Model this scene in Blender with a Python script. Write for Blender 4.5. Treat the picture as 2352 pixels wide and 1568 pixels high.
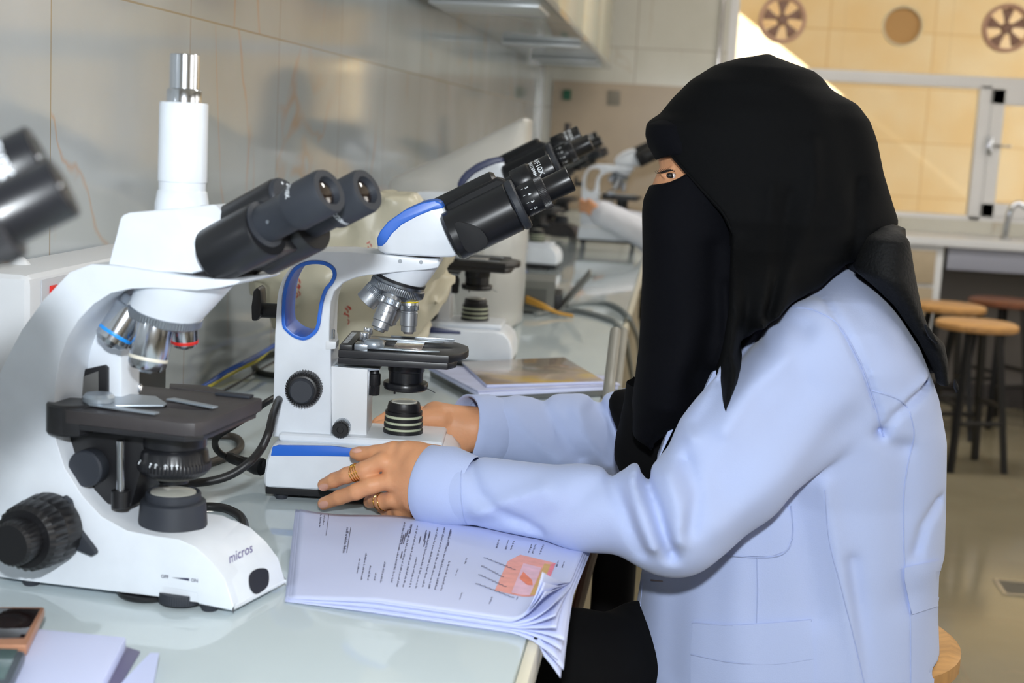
import bpy, bmesh, math, random
import numpy as np
from mathutils import Vector, Matrix
from mathutils.bvhtree import BVHTree
for o in list(bpy.data.objects): bpy.data.objects.remove(o)
sc = bpy.context.scene
COL = sc.collection
rnd = random.Random(7)

# ------------------------------------------------------------------ camera
F_PX, CX, CY, CAM_H = 3257.0, 1176.0, 784.0, 1.27
def _dir(u, v): return Vector(((u-CX)/F_PX, -(v-CY)/F_PX, -1.0))
_Y = _dir(1560, 325).normalized()
_U = (-_dir(-110, 23900)).normalized(); _U = (_U - _Y*_U.dot(_Y)).normalized()
_X = _Y.cross(_U)
ROT = Matrix((_X, _Y, _U))
CAM = Vector((0, 0, CAM_H))
cd = bpy.data.cameras.new('camera'); cam = bpy.data.objects.new('camera', cd); COL.objects.link(cam)
cam.matrix_world = Matrix.Translation(CAM) @ ROT.to_4x4()
cd.sensor_width = 36; cd.lens = 36*F_PX/2352; cd.clip_start = .02; cd.clip_end = 200
cd.dof.use_dof = True; cd.dof.focus_distance = 1.66; cd.dof.aperture_fstop = 6.3
sc.camera = cam
# ------------------------------------------------------------------ world, lights, exposure
w = bpy.data.worlds.new('world'); sc.world = w; w.use_nodes = True
bg = w.node_tree.nodes['Background']; bg.inputs[0].default_value = (1.0, .955, .89, 1); bg.inputs[1].default_value = 3.35
def lamp(name, kind, loc, energy, color=(1, 1, 1), **k):
    d = bpy.data.lights.new(name, kind); d.energy = energy; d.color = color
    for a, b in k.items(): setattr(d, a, b)
    o = bpy.data.objects.new(name, d); COL.objects.link(o); o.location = loc
    return o
def aim(o, t): o.rotation_euler = (Vector(t)-o.location).to_track_quat('-Z', 'Y').to_euler()
sun = lamp('sun', 'SUN', (-6, 2, 8), 22.0, (1, .95, .86), angle=.009)
SUN_DIR = Vector((.8, .42, -.56)).normalized()
sun.rotation_euler = SUN_DIR.to_track_quat('-Z', 'Y').to_euler()
flash = lamp('camera_flash', 'AREA', CAM + Vector((-.005, -.03, .21)), 22.5, (.9, .955, 1), shape='RECTANGLE', size=.07, size_y=.045)
aim(flash, (-.05, 2.0, 1.05))
fill_near = lamp('added_fill_light', 'AREA', (.7, 2.6, 2.84), 19, (1, .97, .92), shape='RECTANGLE', size=1.2, size_y=.3)  # added fill lamp out of view, lifts the ambient over the bench
fill_far = lamp('added_fill_light', 'AREA', (.7, 5.8, 2.84), 33, (1, .96, .9), shape='RECTANGLE', size=1.2, size_y=.3)  # second added fill lamp, brightens the far end of the room
vs = sc.view_settings; vs.view_transform = 'Standard'; vs.look = 'None'; vs.gamma = 1; vs.use_curve_mapping = False; vs.exposure = 0.0

# ------------------------------------------------------------------ pixel -> world
def ray(u, v): return ROT @ _dir(u, v)
def onz(u, v, z): r = ray(u, v); return CAM + r*((z-CAM_H)/r.z)
def ony(u, v, y): r = ray(u, v); return CAM + r*(y/r.y)
def onx(u, v, x): r = ray(u, v); return CAM + r*(x/r.x)
def hitplane(u, v, p, n): r = ray(u, v); return CAM + r*((Vector(p)-CAM).dot(n)/r.dot(n))

# ------------------------------------------------------------------ materials
def rgb(r, g, b):
    f = lambda c: (c/255/12.92) if c/255 <= .04045 else ((c/255+.055)/1.055)**2.4
    return (f(r), f(g), f(b), 1)
MATS = {}
def mat(name, col, rough=.5, metal=0, spec=.5, bump=0, bscale=50, noise=0, nscale=8, trans=0, sheen=0, coat=0, alpha=1, sss=0, stretch=None, detail=3):
    if name in MATS: return MATS[name]
    m = bpy.data.materials.new(name); m.use_nodes = True; nt = m.node_tree; b = nt.nodes['Principled BSDF']
    I = b.inputs
    I['Base Color'].default_value = col; I['Roughness'].default_value = rough; I['Metallic'].default_value = metal
    I['Specular IOR Level'].default_value = spec; I['Transmission Weight'].default_value = trans
    I['Sheen Weight'].default_value = sheen; I['Coat Weight'].default_value = coat; I['Alpha'].default_value = alpha
    if sss: I['Subsurface Weight'].default_value = sss; I['Subsurface Radius'].default_value = (.012, .005, .003); I['Subsurface Scale'].default_value = 1
    tc = nt.nodes.new('ShaderNodeTexCoord'); mp = nt.nodes.new('ShaderNodeMapping'); nt.links.new(tc.outputs['Object'], mp.inputs[0])
    if stretch: mp.inputs['Scale'].default_value = stretch
    if bump:
        n = nt.nodes.new('ShaderNodeTexNoise'); n.inputs['Scale'].default_value = bscale; n.inputs['Detail'].default_value = detail
        bp = nt.nodes.new('ShaderNodeBump'); bp.inputs['Strength'].default_value = bump; bp.inputs['Distance'].default_value = .002
        nt.links.new(mp.outputs[0], n.inputs['Vector']); nt.links.new(n.outputs[0], bp.inputs['Height']); nt.links.new(bp.outputs[0], I['Normal'])
    if noise:
        n = nt.nodes.new('ShaderNodeTexNoise'); n.inputs['Scale'].default_value = nscale; n.inputs['Detail'].default_value = 5
        nt.links.new(mp.outputs[0], n.inputs['Vector'])
        r = nt.nodes.new('ShaderNodeValToRGB'); e = r.color_ramp.elements
        e[0].position = .3; e[1].position = .7
        e[0].color = tuple(c*(1-noise) for c in col[:3])+(1,); e[1].color = tuple(min(1, c*(1+noise*.6)) for c in col[:3])+(1,)
        nt.links.new(n.outputs[0], r.inputs[0]); nt.links.new(r.outputs[0], I['Base Color'])
    MATS[name] = m
    return m

def tile_mat(name, base, vein, rough, tile, origin, axes, groutcol, grout_w, vein_amt=.6, cloud=None, vscale=1.6, spec=.5):
    """marble tiles: grid of joints along two world axes, thin wandering veins"""
    m = bpy.data.materials.new(name); m.use_nodes = True; nt = m.node_tree; N = nt.nodes; L = nt.links; b = N['Principled BSDF']
    b.inputs['Roughness'].default_value = rough; b.inputs['Specular IOR Level'].default_value = spec
    tc = N.new('ShaderNodeNewGeometry'); sp = N.new('ShaderNodeSeparateXYZ'); L.new(tc.outputs['Position'], sp.inputs[0])
    def mth(op, a, c=None, clamp=False):
        n = N.new('ShaderNodeMath'); n.operation = op; n.use_clamp = clamp
        for i, q in enumerate((a, c)):
            if q is None: continue
            if isinstance(q, (int, float)): n.inputs[i].default_value = q
            else: L.new(q, n.inputs[i])
        return n.outputs[0]
    masks = []; cells = []
    for ax, t, o in zip(axes, tile, origin):
        q = mth('DIVIDE', mth('SUBTRACT', sp.outputs[ax], o), t)
        cells.append(mth('FLOOR', q))
        fr = mth('FRACT', mth('ADD', q, 0))
        d = mth('MINIMUM', fr, mth('SUBTRACT', 1, fr))
        masks.append(mth('LESS_THAN', d, grout_w/t/2))
    g = mth('MAXIMUM', masks[0], masks[1])
    cb = N.new('ShaderNodeCombineXYZ'); L.new(mth('MULTIPLY', cells[0], 7.31), cb.inputs[0]); L.new(mth('MULTIPLY', cells[1], 3.77), cb.inputs[1])
    va = N.new('ShaderNodeVectorMath'); va.operation = 'ADD'; L.new(tc.outputs['Position'], va.inputs[0]); L.new(cb.outputs[0], va.inputs[1])
    def nz(sc_, det, vec, dist=0):
        n = N.new('ShaderNodeTexNoise'); n.inputs['Scale'].default_value = sc_; n.inputs['Detail'].default_value = det; n.inputs['Distortion'].default_value = dist
        L.new(vec, n.inputs['Vector']); return n.outputs[0]
    mp = N.new('ShaderNodeMapping'); mp.inputs['Rotation'].default_value = (.55, 0, 0); mp.inputs['Scale'].default_value = (1, 1.25, .6); L.new(va.outputs[0], mp.inputs[0])
    v1 = nz(vscale, 5, mp.outputs[0], .75)
    ln = mth('SUBTRACT', 1, mth('MULTIPLY', mth('ABSOLUTE', mth('SUBTRACT', v1, .5)), 95), True)
    fade = mth('MULTIPLY', mth('SUBTRACT', nz(3, 2, va.outputs[0]), .42), 5, True)
    vm = mth('MULTIPLY', mth('MULTIPLY', ln, fade, True), vein_amt, True)
    r = N.new('ShaderNodeValToRGB'); r.color_ramp.elements[0].color = cloud or base; r.color_ramp.elements[1].color = base
    r.color_ramp.elements[0].position = .35; r.color_ramp.elements[1].position = .65
    L.new(nz(2.2, 4, va.outputs[0]), r.inputs[0])
    def mix(f, a, c):
        n = N.new('ShaderNodeMix'); n.data_type = 'RGBA'; L.new(f, n.inputs[0])
        for i, q in ((6, a), (7, c)):
            if isinstance(q, tuple): n.inputs[i].default_value = q
            else: L.new(q, n.inputs[i])
        return n.outputs[2]
    c = mix(vm, r.outputs[0], vein); c = mix(g, c, groutcol)
    L.new(c, b.inputs['Base Color'])
    bp = N.new('ShaderNodeBump'); bp.inputs['Strength'].default_value = .5; bp.inputs['Distance'].default_value = .001
    L.new(mth('SUBTRACT', 1, g), bp.inputs['Height']); L.new(bp.outputs[0], b.inputs['Normal'])
    return m

M_WHITE = mat('white_enamel', rgb(226, 232, 240), .28, spec=.5, noise=.04, nscale=30)
M_WHITE2 = mat('white_plastic', rgb(225, 228, 232), .4)
M_BLUE = mat('blue_plastic', rgb(44, 108, 212), .35)
M_DBLUE = mat('dark_blue_plastic', rgb(38, 48, 92), .35)
M_BLACK = mat('black_satin_metal', rgb(24, 25, 29), .32, spec=.5, bump=.015, bscale=1500)
M_BLACKP = mat('black_plastic', rgb(22, 22, 25), .42)
M_RUBBER = mat('dark_rubber', rgb(44, 48, 56), .55)
M_STAGE = mat('stage_black', rgb(40, 40, 43), .36, noise=.25, nscale=25, bump=.02, bscale=1400)
M_DUST = mat('dusty_black', rgb(60, 56, 57), .5, noise=.3, nscale=18)
M_CHROME = mat('chrome', rgb(200, 204, 210), .18, metal=1)
M_SILVER = mat('satin_aluminium', rgb(188, 192, 198), .34, metal=.85, bump=.04, bscale=1500)
M_STEEL = mat('knurled_steel', rgb(160, 166, 174), .28, metal=.95)
M_SLIVER2 = mat('grey_clip_metal', rgb(170, 180, 190), .35, metal=.6)
M_RED = mat('red_band', rgb(200, 40, 34), .4); M_YEL = mat('yellow_band', rgb(240, 210, 20), .4)
M_LBLUE = mat('blue_band', rgb(30, 150, 240), .4); M_CREAM = mat('white_band', rgb(225, 220, 205), .4)
M_INK = mat('print_white', rgb(220, 225, 230), .6); M_INKD = mat('print_dark', rgb(52, 54, 84), .6)
M_MATTE = mat('matte_black_panel', rgb(26, 27, 30), .62, spec=.25)
M_LENS = mat('lens_glass', rgb(30, 18, 16), .04, spec=.9, coat=1)
M_LAMPGLASS = mat('condenser_glass', rgb(205, 205, 195), .12, coat=1, spec=.8)
M_COAT = mat('coat_cotton', rgb(182, 196, 234), .8, spec=.2, sheen=.15, bump=.12, bscale=700)
M_SCARF = mat('black_chiffon', rgb(8, 9, 11), .8, spec=.12, sheen=.0, bump=.15, bscale=900)
M_VEIL = mat('black_crepe', rgb(8, 9, 15), .85, spec=.12, sheen=.0, bump=.15, bscale=1100)
M_DRESS = mat('black_dress_cloth', rgb(10, 10, 12), .85, spec=.15)
M_LACE = mat('black_lace', rgb(9, 10, 12), .7, spec=.25, bump=.7, bscale=260)
M_SKIN = mat('skin', rgb(222, 160, 118), .48, spec=.4, sss=.12, noise=.07, nscale=30, bump=.25, bscale=220)
M_NAIL = mat('nail', rgb(226, 172, 152), .2, spec=.6, coat=.5)
M_GOLD = mat('gold', rgb(222, 178, 84), .2, metal=1)
M_PAPER = mat('paper', rgb(206, 214, 246), .7, spec=.25)
M_CABLE = mat('cable_black', rgb(26, 26, 27), .45)
M_GREY = mat('grey_box_paint', rgb(112, 115, 112), .5, noise=.1, nscale=30)
M_WOOD = mat('stool_wood', rgb(196, 148, 92), .4, noise=.25, nscale=14, stretch=(1, 9, 1))
M_DWOOD = mat('dark_stool_wood', rgb(120, 72, 48), .4, noise=.25, nscale=14, stretch=(1, 9, 1))
M_ALU = mat('window_frame_white', rgb(236, 236, 238), .4, spec=.4)
M_WALLM = tile_mat('marble_wall_tiles', rgb(178, 185, 190), rgb(190, 142, 86), .085, (.5, .345), (1.69, 1.076), (1, 2), rgb(150, 140, 120), .003, .5, rgb(166, 172, 174), spec=.55)
M_WALLF = tile_mat('marble_back_tiles', rgb(218, 216, 206), rgb(176, 150, 112), .16, (.5, .345), (-.77, 1.076), (0, 2), rgb(160, 150, 135), .004, .35, rgb(206, 204, 192))
M_FLOOR = tile_mat('floor_tiles', rgb(142, 134, 112), rgb(170, 150, 120), .12, (.6, .6), (.2, .35), (0, 1), rgb(140, 126, 104), .005, .2, rgb(132, 124, 102))
M_CABF = tile_mat('shelf_marble', rgb(206, 200, 180), rgb(202, 160, 84), .18, (.9, .9), (.3, 1.6), (1, 2), rgb(190, 180, 150), .003, .9, rgb(190, 190, 170), vscale=7)
M_BENCH = mat('glossy_pale_bench_top', rgb(196, 208, 212), .06, spec=.5, coat=.3, noise=.05, nscale=3)
M_BEDGE = mat('bench_edge', rgb(222, 216, 196), .3)
M_PLASTER = mat('plaster', rgb(214, 208, 196), .8)

# ------------------------------------------------------------------ object helpers
def shade(me, ang=35):
    for p in me.polygons: p.use_smooth = True
    me.set_sharp_from_angle(angle=math.radians(ang))
def obj(name, bm, m, parent=None, label=None, cat=None, group=None, kind=None, ang=35, fix=True):
    me = bpy.data.meshes.new(name)
    if fix: bmesh.ops.recalc_face_normals(bm, faces=bm.faces)
    bm.to_mesh(me); bm.free(); shade(me, ang)
    me.materials.append(m)
    o = bpy.data.objects.new(name, me); COL.objects.link(o)
    if parent: o.parent = parent
    tag(o, label, cat, group, kind)
    return o
def tag(o, label=None, cat=None, group=None, kind=None):
    if label: o['label'] = label
    if cat: o['category'] = cat
    if group: o['group'] = group
    if kind: o['kind'] = kind
    return o
def root(name, label, cat, loc=(0, 0, 0), rz=0, group=None):
    o = bpy.data.objects.new(name, None); COL.objects.link(o); o.location = loc; o.rotation_euler = (0, 0, rz)
    return tag(o, label, cat, group)
def kids(o): return [c for c in bpy.data.objects if c.parent == o]
def copy_tree(o, loc=None, rz=None, label=None, group=None, parent=None):
    c = o.copy(); COL.objects.link(c)
    if parent: c.parent = parent
    if loc is not None: c.location = loc
    if rz is not None: c.rotation_euler = (0, 0, rz)
    if label: c['label'] = label
    if group: c['group'] = group
    for k in kids(o): copy_tree(k, parent=c)
    return c
def add(bm, other):
    me = bpy.data.meshes.new('t'); other.to_mesh(me); other.free(); bm.from_mesh(me); bpy.data.meshes.remove(me); return bm
def bevel(bm, w, seg=2, ang=35):
    if w <= 0: return bm
    bmesh.ops.recalc_face_normals(bm, faces=bm.faces)
    es = [e for e in bm.edges if len(e.link_faces) == 2 and e.calc_face_angle(0) > math.radians(ang)]
    bmesh.ops.bevel(bm, geom=es, offset=w, offset_type='OFFSET', segments=seg, profile=.6, affect='EDGES', clamp_overlap=True)
    return bm
def box(lo, hi, bev=0, seg=2):
    bm = bmesh.new(); bmesh.ops.create_cube(bm, size=1)
    for v in bm.verts:
        v.co = Vector([(lo[i]+hi[i])/2 + v.co[i]*(hi[i]-lo[i]) for i in range(3)])
    return bevel(bm, bev, seg)
def prism(prof, s0, s1, bev=0, seg=2, hole=None, top_shift=None):
    """profile in local (a, z), extruded sideways along local y from s0 to s1"""
    bm = bmesh.new()
    loops = [prof] + ([hole] if hole else [])
    edges = []
    for lp in loops:
        vs_ = [bm.verts.new((p[0], s0, p[1])) for p in lp]
        edges += [bm.edges.new((vs_[i], vs_[(i+1) % len(vs_)])) for i in range(len(vs_))]
    if hole: bmesh.ops.triangle_fill(bm, edges=edges, use_beauty=True)
    else: bm.faces.new(bm.verts[:])
    r = bmesh.ops.extrude_face_region(bm, geom=bm.faces[:])
    for v in [g for g in r['geom'] if isinstance(g, bmesh.types.BMVert)]:
        v.co.y = s1
        if top_shift: v.co.x += top_shift[0]; v.co.z += top_shift[1]
    return bevel(bm, bev, seg)
def lathe(prof, p0, d, seg=40, rib=None, nrib=0, amp=0):
    """closed solid of revolution; prof [(radius, height)]; rib=set of row indices that are knurled"""
    d = Vector(d).normalized(); p0 = Vector(p0)
    x = d.orthogonal().normalized(); y = d.cross(x)
    if rib: seg = nrib*4
    bm = bmesh.new(); rows = []
    for i, (r, h) in enumerate(prof):
        row = []
        for k in range(seg):
            a = 2*math.pi*k/seg
            rr = r - (amp if (rib and i in rib and k % 4 in (2, 3)) else 0)
            row.append(bm.verts.new(p0 + d*h + (x*math.cos(a)+y*math.sin(a))*rr))
        rows.append(row)
    for a, b in zip(rows, rows[1:]):
        for k in range(seg): bm.faces.new((a[k], a[(k+1) % seg], b[(k+1) % seg], b[k]))
    bm.faces.new(rows[0][::-1]); bm.faces.new(rows[-1])
    return bm
def cyl(p0, p1, r, seg=32, bev=.0008):
    L_ = (Vector(p1)-Vector(p0)).length; b = min(bev, r*.4)
    return lathe([(r-b, 0), (r, b), (r, L_-b), (r-b, L_)], p0, Vector(p1)-Vector(p0), seg)
def catmull(pts, n=10):
    P = [Vector(p) for p in pts]; P = [P[0]*2-P[1]] + P + [P[-1]*2-P[-2]]; out = []
    for i in range(1, len(P)-2):
        for k in range(n):
            t = k/n; a, b, c, d = P[i-1:i+3]
            out.append(.5*((2*b)+(c-a)*t+(2*a-5*b+4*c-d)*t*t+(3*b-a-3*c+d)*t**3))
    out.append(P[-2]); return out
def tube(pts, r, seg=12, n=10, closed=False, rs=None):
    P = catmull(pts, n) if n > 1 else [Vector(p) for p in pts]
    bm = bmesh.new(); rows = []; up = Vector((.12, .2, 1)).normalized()
    for i, p in enumerate(P):
        t = (P[min(i+1, len(P)-1)]-P[max(i-1, 0)])
        t = t.normalized() if t.length > 1e-9 else Vector((0, 0, 1))
        x = t.cross(up)
        if x.length < 1e-3: x = t.orthogonal()
        x.normalize(); y = t.cross(x)
        R = r if rs is None else np.interp(i/(len(P)-1), np.linspace(0, 1, len(rs)), rs)
        rows.append([bm.verts.new(p+(x*math.cos(2*math.pi*k/seg)+y*math.sin(2*math.pi*k/seg))*R) for k in range(seg)])
    for a, b in zip(rows, rows[1:]):
        for k in range(seg): bm.faces.new((a[k], a[(k+1) % seg], b[(k+1) % seg], b[k]))
    bm.faces.new(rows[0][::-1]); bm.faces.new(rows[-1])
    return bm
def ringband(outer, inner, s0, s1, bev=0):
    return prism(outer, s0, s1, bev, hole=inner)
def smooth_loop(pts, n=5):
    P = [Vector((p[0], p[1], 0)) for p in pts]; N_ = len(P); out = []
    for i in range(N_):
        a, b, c, d = P[(i-1) % N_], P[i], P[(i+1) % N_], P[(i+2) % N_]
        for k in range(n):
            t = k/n; q = .5*((2*b)+(c-a)*t+(2*a-5*b+4*c-d)*t*t+(3*b-a-3*c+d)*t**3); out.append((q.x, q.y))
    return out
_fc = {}
def text2d(s, size, bold=0):
    """list of polygons of a word, as a bmesh lying in local xy"""
    c = bpy.data.curves.new('txt', 'FONT'); c.body = s; c.size = size; c.resolution_u = 3; c.offset = bold
    o = bpy.data.objects.new('txt', c); COL.objects.link(o)
    dg = bpy.context.evaluated_depsgraph_get(); me = bpy.data.meshes.new_from_object(o.evaluated_get(dg))
    bm = bmesh.new(); bm.from_mesh(me); bpy.data.objects.remove(o); bpy.data.curves.remove(c); bpy.data.meshes.remove(me)
    bmesh.ops.triangulate(bm, faces=bm.faces)
    return bm
def wrap_text(s, size, p0, axis, up_ang_dir, r, h0, bold=0):
    """text running round a cylinder: baseline runs round the circumference, letter tops point along the axis"""
    bm = text2d(s, size, bold); d = Vector(axis).normalized(); x = Vector(up_ang_dir); x = (x-d*x.dot(d)).normalized(); y = x.cross(d)
    for v in bm.verts:
        a = -v.co.x/r; h = h0+v.co.y
        v.co = Vector(p0)+d*h+(x*math.cos(a)+y*math.sin(a))*(r+.0002)
    return bm

class Frame:
    """a thing's own frame: a along its length, s sideways, z up"""
    def __init__(self, o, rz):
        self.o = Vector(o); self.rz = rz
        self.F = Vector((math.cos(rz), math.sin(rz), 0)); self.L = Vector((-math.sin(rz), math.cos(rz), 0))
    def at(self, u, v, s):
        p = hitplane(u, v, self.o+self.L*s, self.L)-self.o
        return (p.dot(self.F), p.z)
    def P(self, u, v, s):
        a, z = self.at(u, v, s); return Vector((a, s, z))
    def prof(self, pts, s): return [self.at(u, v, s) for u, v in pts]
    def flat(self, u, v, z):
        p = onz(u, v, self.o.z+z)-self.o; return Vector((p.dot(self.F), p.dot(self.L), z))

# ------------------------------------------------------------------ implicit modelling (smooth unions, surface nets)
class Vol:
    def __init__(self, lo, hi, h):
        self.lo = np.array(lo, float); self.h = h
        self.n = np.ceil((np.array(hi)-self.lo)/h).astype(int)+1
        ax = [(self.lo[i]+np.arange(self.n[i])*h).astype(np.float32) for i in range(3)]
        self.x, self.y, self.z = ax[0][:, None, None], ax[1][None, :, None], ax[2][None, None, :]
        self.f = np.full(self.n, 1.0, np.float32)
    def smin(self, d, k):
        if k <= 0: self.f = np.minimum(self.f, d); return
        h = np.clip(.5+.5*(self.f-d)/k, 0, 1); self.f = (self.f*(1-h)+d*h - k*h*(1-h)).astype(np.float32)
    def cone(self, a, b, ra, rb, flat=None):
        """tapered capsule distance; flat=(dir, factor) squashes across dir"""
        a = np.array(a, np.float32); b = np.array(b, np.float32); X, Y, Z = self.x-a[0], self.y-a[1], self.z-a[2]
        ab = b-a; L2 = float(ab@ab)+1e-12
        t = np.clip((X*ab[0]+Y*ab[1]+Z*ab[2])/L2, 0, 1)
        dx, dy, dz = X-t*ab[0], Y-t*ab[1], Z-t*ab[2]
        if flat:
            d = np.array(flat[0], np.float32); d /= np.linalg.norm(d); k = dx*d[0]+dy*d[1]+dz*d[2]; e = flat[1]-1
            dx, dy, dz = dx+k*d[0]*e, dy+k*d[1]*e, dz+k*d[2]*e
        return np.sqrt(dx*dx+dy*dy+dz*dz)-(ra+(rb-ra)*t)
    def ell(self, c, r, rot=None):
        X, Y, Z = self.x-c[0], self.y-c[1], self.z-c[2]
        if rot is not None:
            R = np.array(rot); X, Y, Z = (R[i][0]*X+R[i][1]*Y+R[i][2]*Z for i in range(3))
        return (np.sqrt((X/r[0])**2+(Y/r[1])**2+(Z/r[2])**2)-1)*min(r)
    def loft(self, left, right, yc, ry, p=2.0):
        """sections by height: left/right = [(z,x)], yc/ry = [(z,value)]"""
        z = self.z.ravel()
        g = lambda T: np.interp(z, [q[0] for q in sorted(T)], [q[1] for q in sorted(T)]).astype(np.float32)[None, None, :]
        xl, xr, c, r = g(left), g(right), g(yc), g(ry); cx, rx = (xl+xr)/2, np.maximum((xr-xl)/2, .004)
        u = np.abs(self.x-cx)/rx; v = np.abs(self.y-c)/r
        q = (u**p+v**p)**(1/p)
        d = (q-1)*np.minimum(rx, r); zs = [a[0] for a in left+right]
        return np.maximum(d, np.maximum(self.z-max(zs), min(zs)-self.z)).astype(np.float32)
    def bm(self, smooth=0):
        f = self.f; inside = f < 0; n = self.n
        C = [inside[i:n[0]-1+i, j:n[1]-1+j, k:n[2]-1+k] for i in (0, 1) for j in (0, 1) for k in (0, 1)]
        s = sum(c.astype(np.int8) for c in C); act = (s > 0) & (s < 8)
        idx = np.argwhere(act); num = np.full(act.shape, -1, np.int64); num[act] = np.arange(len(idx))
        pos = np.zeros((len(idx), 3)); cnt = np.zeros(len(idx))
        for axis in range(3):
            o = [a for a in range(3) if a != axis]
            for p in (0, 1):
                for q in (0, 1):
                    c0 = np.zeros(3, int); c0[o[0]] = p; c0[o[1]] = q; c1 = c0.copy(); c1[axis] = 1
                    A = idx+c0; B = idx+c1
                    fa = f[A[:, 0], A[:, 1], A[:, 2]]; fb = f[B[:, 0], B[:, 1], B[:, 2]]; m = (fa < 0) != (fb < 0)
                    t = np.where(m, fa/(np.where(m, fa-fb, 1)), 0)
                    pos[m] += (c0+(c1-c0)*t[:, None])[m]; cnt[m] += 1
        co = self.lo+(idx+pos/cnt[:, None])*self.h
        faces = []
        for axis in range(3):
            o = [a for a in range(3) if a != axis]
            sl0 = [slice(1, n[i]-1) for i in range(3)]; sl1 = list(sl0); sl0[axis] = slice(0, n[axis]-1); sl1[axis] = slice(1, n[axis])
            a = inside[tuple(sl0)]; b = inside[tuple(sl1)]; m = np.argwhere(a != b); sgn = a[tuple(m.T)]
            off = np.ones(3, int); off[axis] = 0; m = m+off
            e0 = np.zeros(3, int); e0[o[0]] = 1; e1 = np.zeros(3, int); e1[o[1]] = 1
            q = np.stack([num[tuple((m-d).T)] for d in (e0+e1, e1, e0*0, e0)], 1)
            flip = sgn if axis != 1 else ~sgn
            q = np.where(flip[:, None], q, q[:, ::-1]); q = q[(q >= 0).all(1)]; faces.append(q)
        faces = np.concatenate(faces)
        me = bpy.data.meshes.new('iso'); me.from_pydata(co.tolist(), [], faces.tolist()); me.update()
        b = bmesh.new(); b.from_mesh(me); bpy.data.meshes.remove(me)
        for _ in range(smooth): bmesh.ops.smooth_vert(b, verts=b.verts, factor=.5, use_axis_x=True, use_axis_y=True, use_axis_z=True)
        return b

# ------------------------------------------------------------------ the room
BZ = .82          # bench top height
WX = -.77         # left wall
EX = -.105        # bench front edge
FY = 8.0          # far wall
def struct(name, bm, m, label=None): return obj(name, bm, m, kind='structure', label=label)
struct('floor', box((-.9, -1.5, -.1), (4.2, 8.1, 0)), M_FLOOR)
struct('ceiling', box((-.9, -1.5, 2.9), (4.2, 8.1, 3.0)), M_PLASTER)
struct('wall_left', box((WX-.15, -1.5, 0), (WX, FY+.1, 2.9)), M_WALLM)
# right wall with tall windows that let the day in
RX = 3.4
bm = bmesh.new()
for y0, y1 in ((-1.5, -.6), (1.2, 2.0), (3.8, 4.6), (6.4, 8.1)): add(bm, box((RX, y0, 0), (RX+.15, y1, 2.9)))
add(bm, box((RX, -1.5, 0), (RX+.15, 8.1, .95))); add(bm, box((RX, -1.5, 2.4), (RX+.15, 8.1, 2.9)))
struct('wall_right', bm, M_PLASTER)
struct('wall_near', box((WX, -1.6, 0), (RX, -1.5, 2.9)), M_PLASTER)
# far wall, window opening from x=.227 to the right
WL, WR, WB, WT = .227, 3.3, .93, 2.45
bm = bmesh.new()
add(bm, box((WX, FY, 0), (WL, FY+.15, 2.9))); add(bm, box((WL, FY, 0), (RX, FY+.15, WB)))
add(bm, box((WL, FY, WT), (RX, FY+.15, 2.9))); add(bm, box((WR, FY, WB), (RX, FY+.15, WT)))
struct('wall_far', bm, M_WALLF)
# beige tiled recess panel on the far wall with pale surround
struct('trim_1', box((-.72, FY-.012, .86), (WL-.12, FY-.001, 1.57)), mat('beige_panel', rgb(178, 160, 136), .25, noise=.06, nscale=4), 'beige panel on the far wall')
p_ = ony(1303, 218, FY); obj('green_switch', box((p_.x-.022, FY-.035, p_.z-.028), (p_.x+.022, FY-.0125, p_.z+.028), .004), mat('green_paint', rgb(20, 96, 66), .4), label='small green box on the beige wall panel', cat='switch')
p_ = ony(1410, 225, FY); bm = box((p_.x-.035, FY-.02, p_.z-.04), (p_.x+.035, FY-.0125, p_.z+.04), .002); obj('wall_vent', bm, mat('grey_vent', rgb(134, 128, 116), .5), label='small grey square vent on the beige wall panel', cat='vent')
M_TRIM = mat('shiny_corner_trim', rgb(190, 186, 184), .15, metal=.6, bump=.8, bscale=12)
struct('trim_2', box((WL-.055, FY-.02, .95), (WL-.03, FY-.001, 2.9), .003), M_TRIM)
# window frame: transom, mullions, sash
bm = bmesh.new()
ym, yM = FY+.02, FY+.09
for lo, hi in (((WL, ym, 1.64), (WR, yM, 1.705)), ((WL, ym, WB-.01), (WR, yM, .955)), ((WL, ym, WB), (WL+.05, yM, WT)), ((1.595, ym, WB), (1.66, yM, 1.66)),
               ((WL, ym, WT-.05), (WR, yM, WT)), ((1.66, ym-.012, .955), (1.73, yM, 1.66)), ((1.66, ym-.012, 1.56), (2.5, yM, 1.645)), ((1.66, ym-.012, .955), (2.5, yM, 1.03)), ((2.43, ym-.012, .955), (2.5, yM, 1.66)), ((2.6, ym, WB), (2.66, yM, 1.66))):
    add(bm, box(lo, hi, .004))
wf = struct('window_1', bm, M_ALU)
M_GLASS = mat('window_glass', rgb(240, 244, 240), .02, trans=1, spec=.3)
M_GLASS.node_tree.nodes['Principled BSDF'].inputs['IOR'].default_value = 1.02
fans = [(ony(1797, 45, FY+.05), True), (ony(2073, 60, FY+.05), False), (ony(2312, 65, FY+.05), True)]
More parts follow.
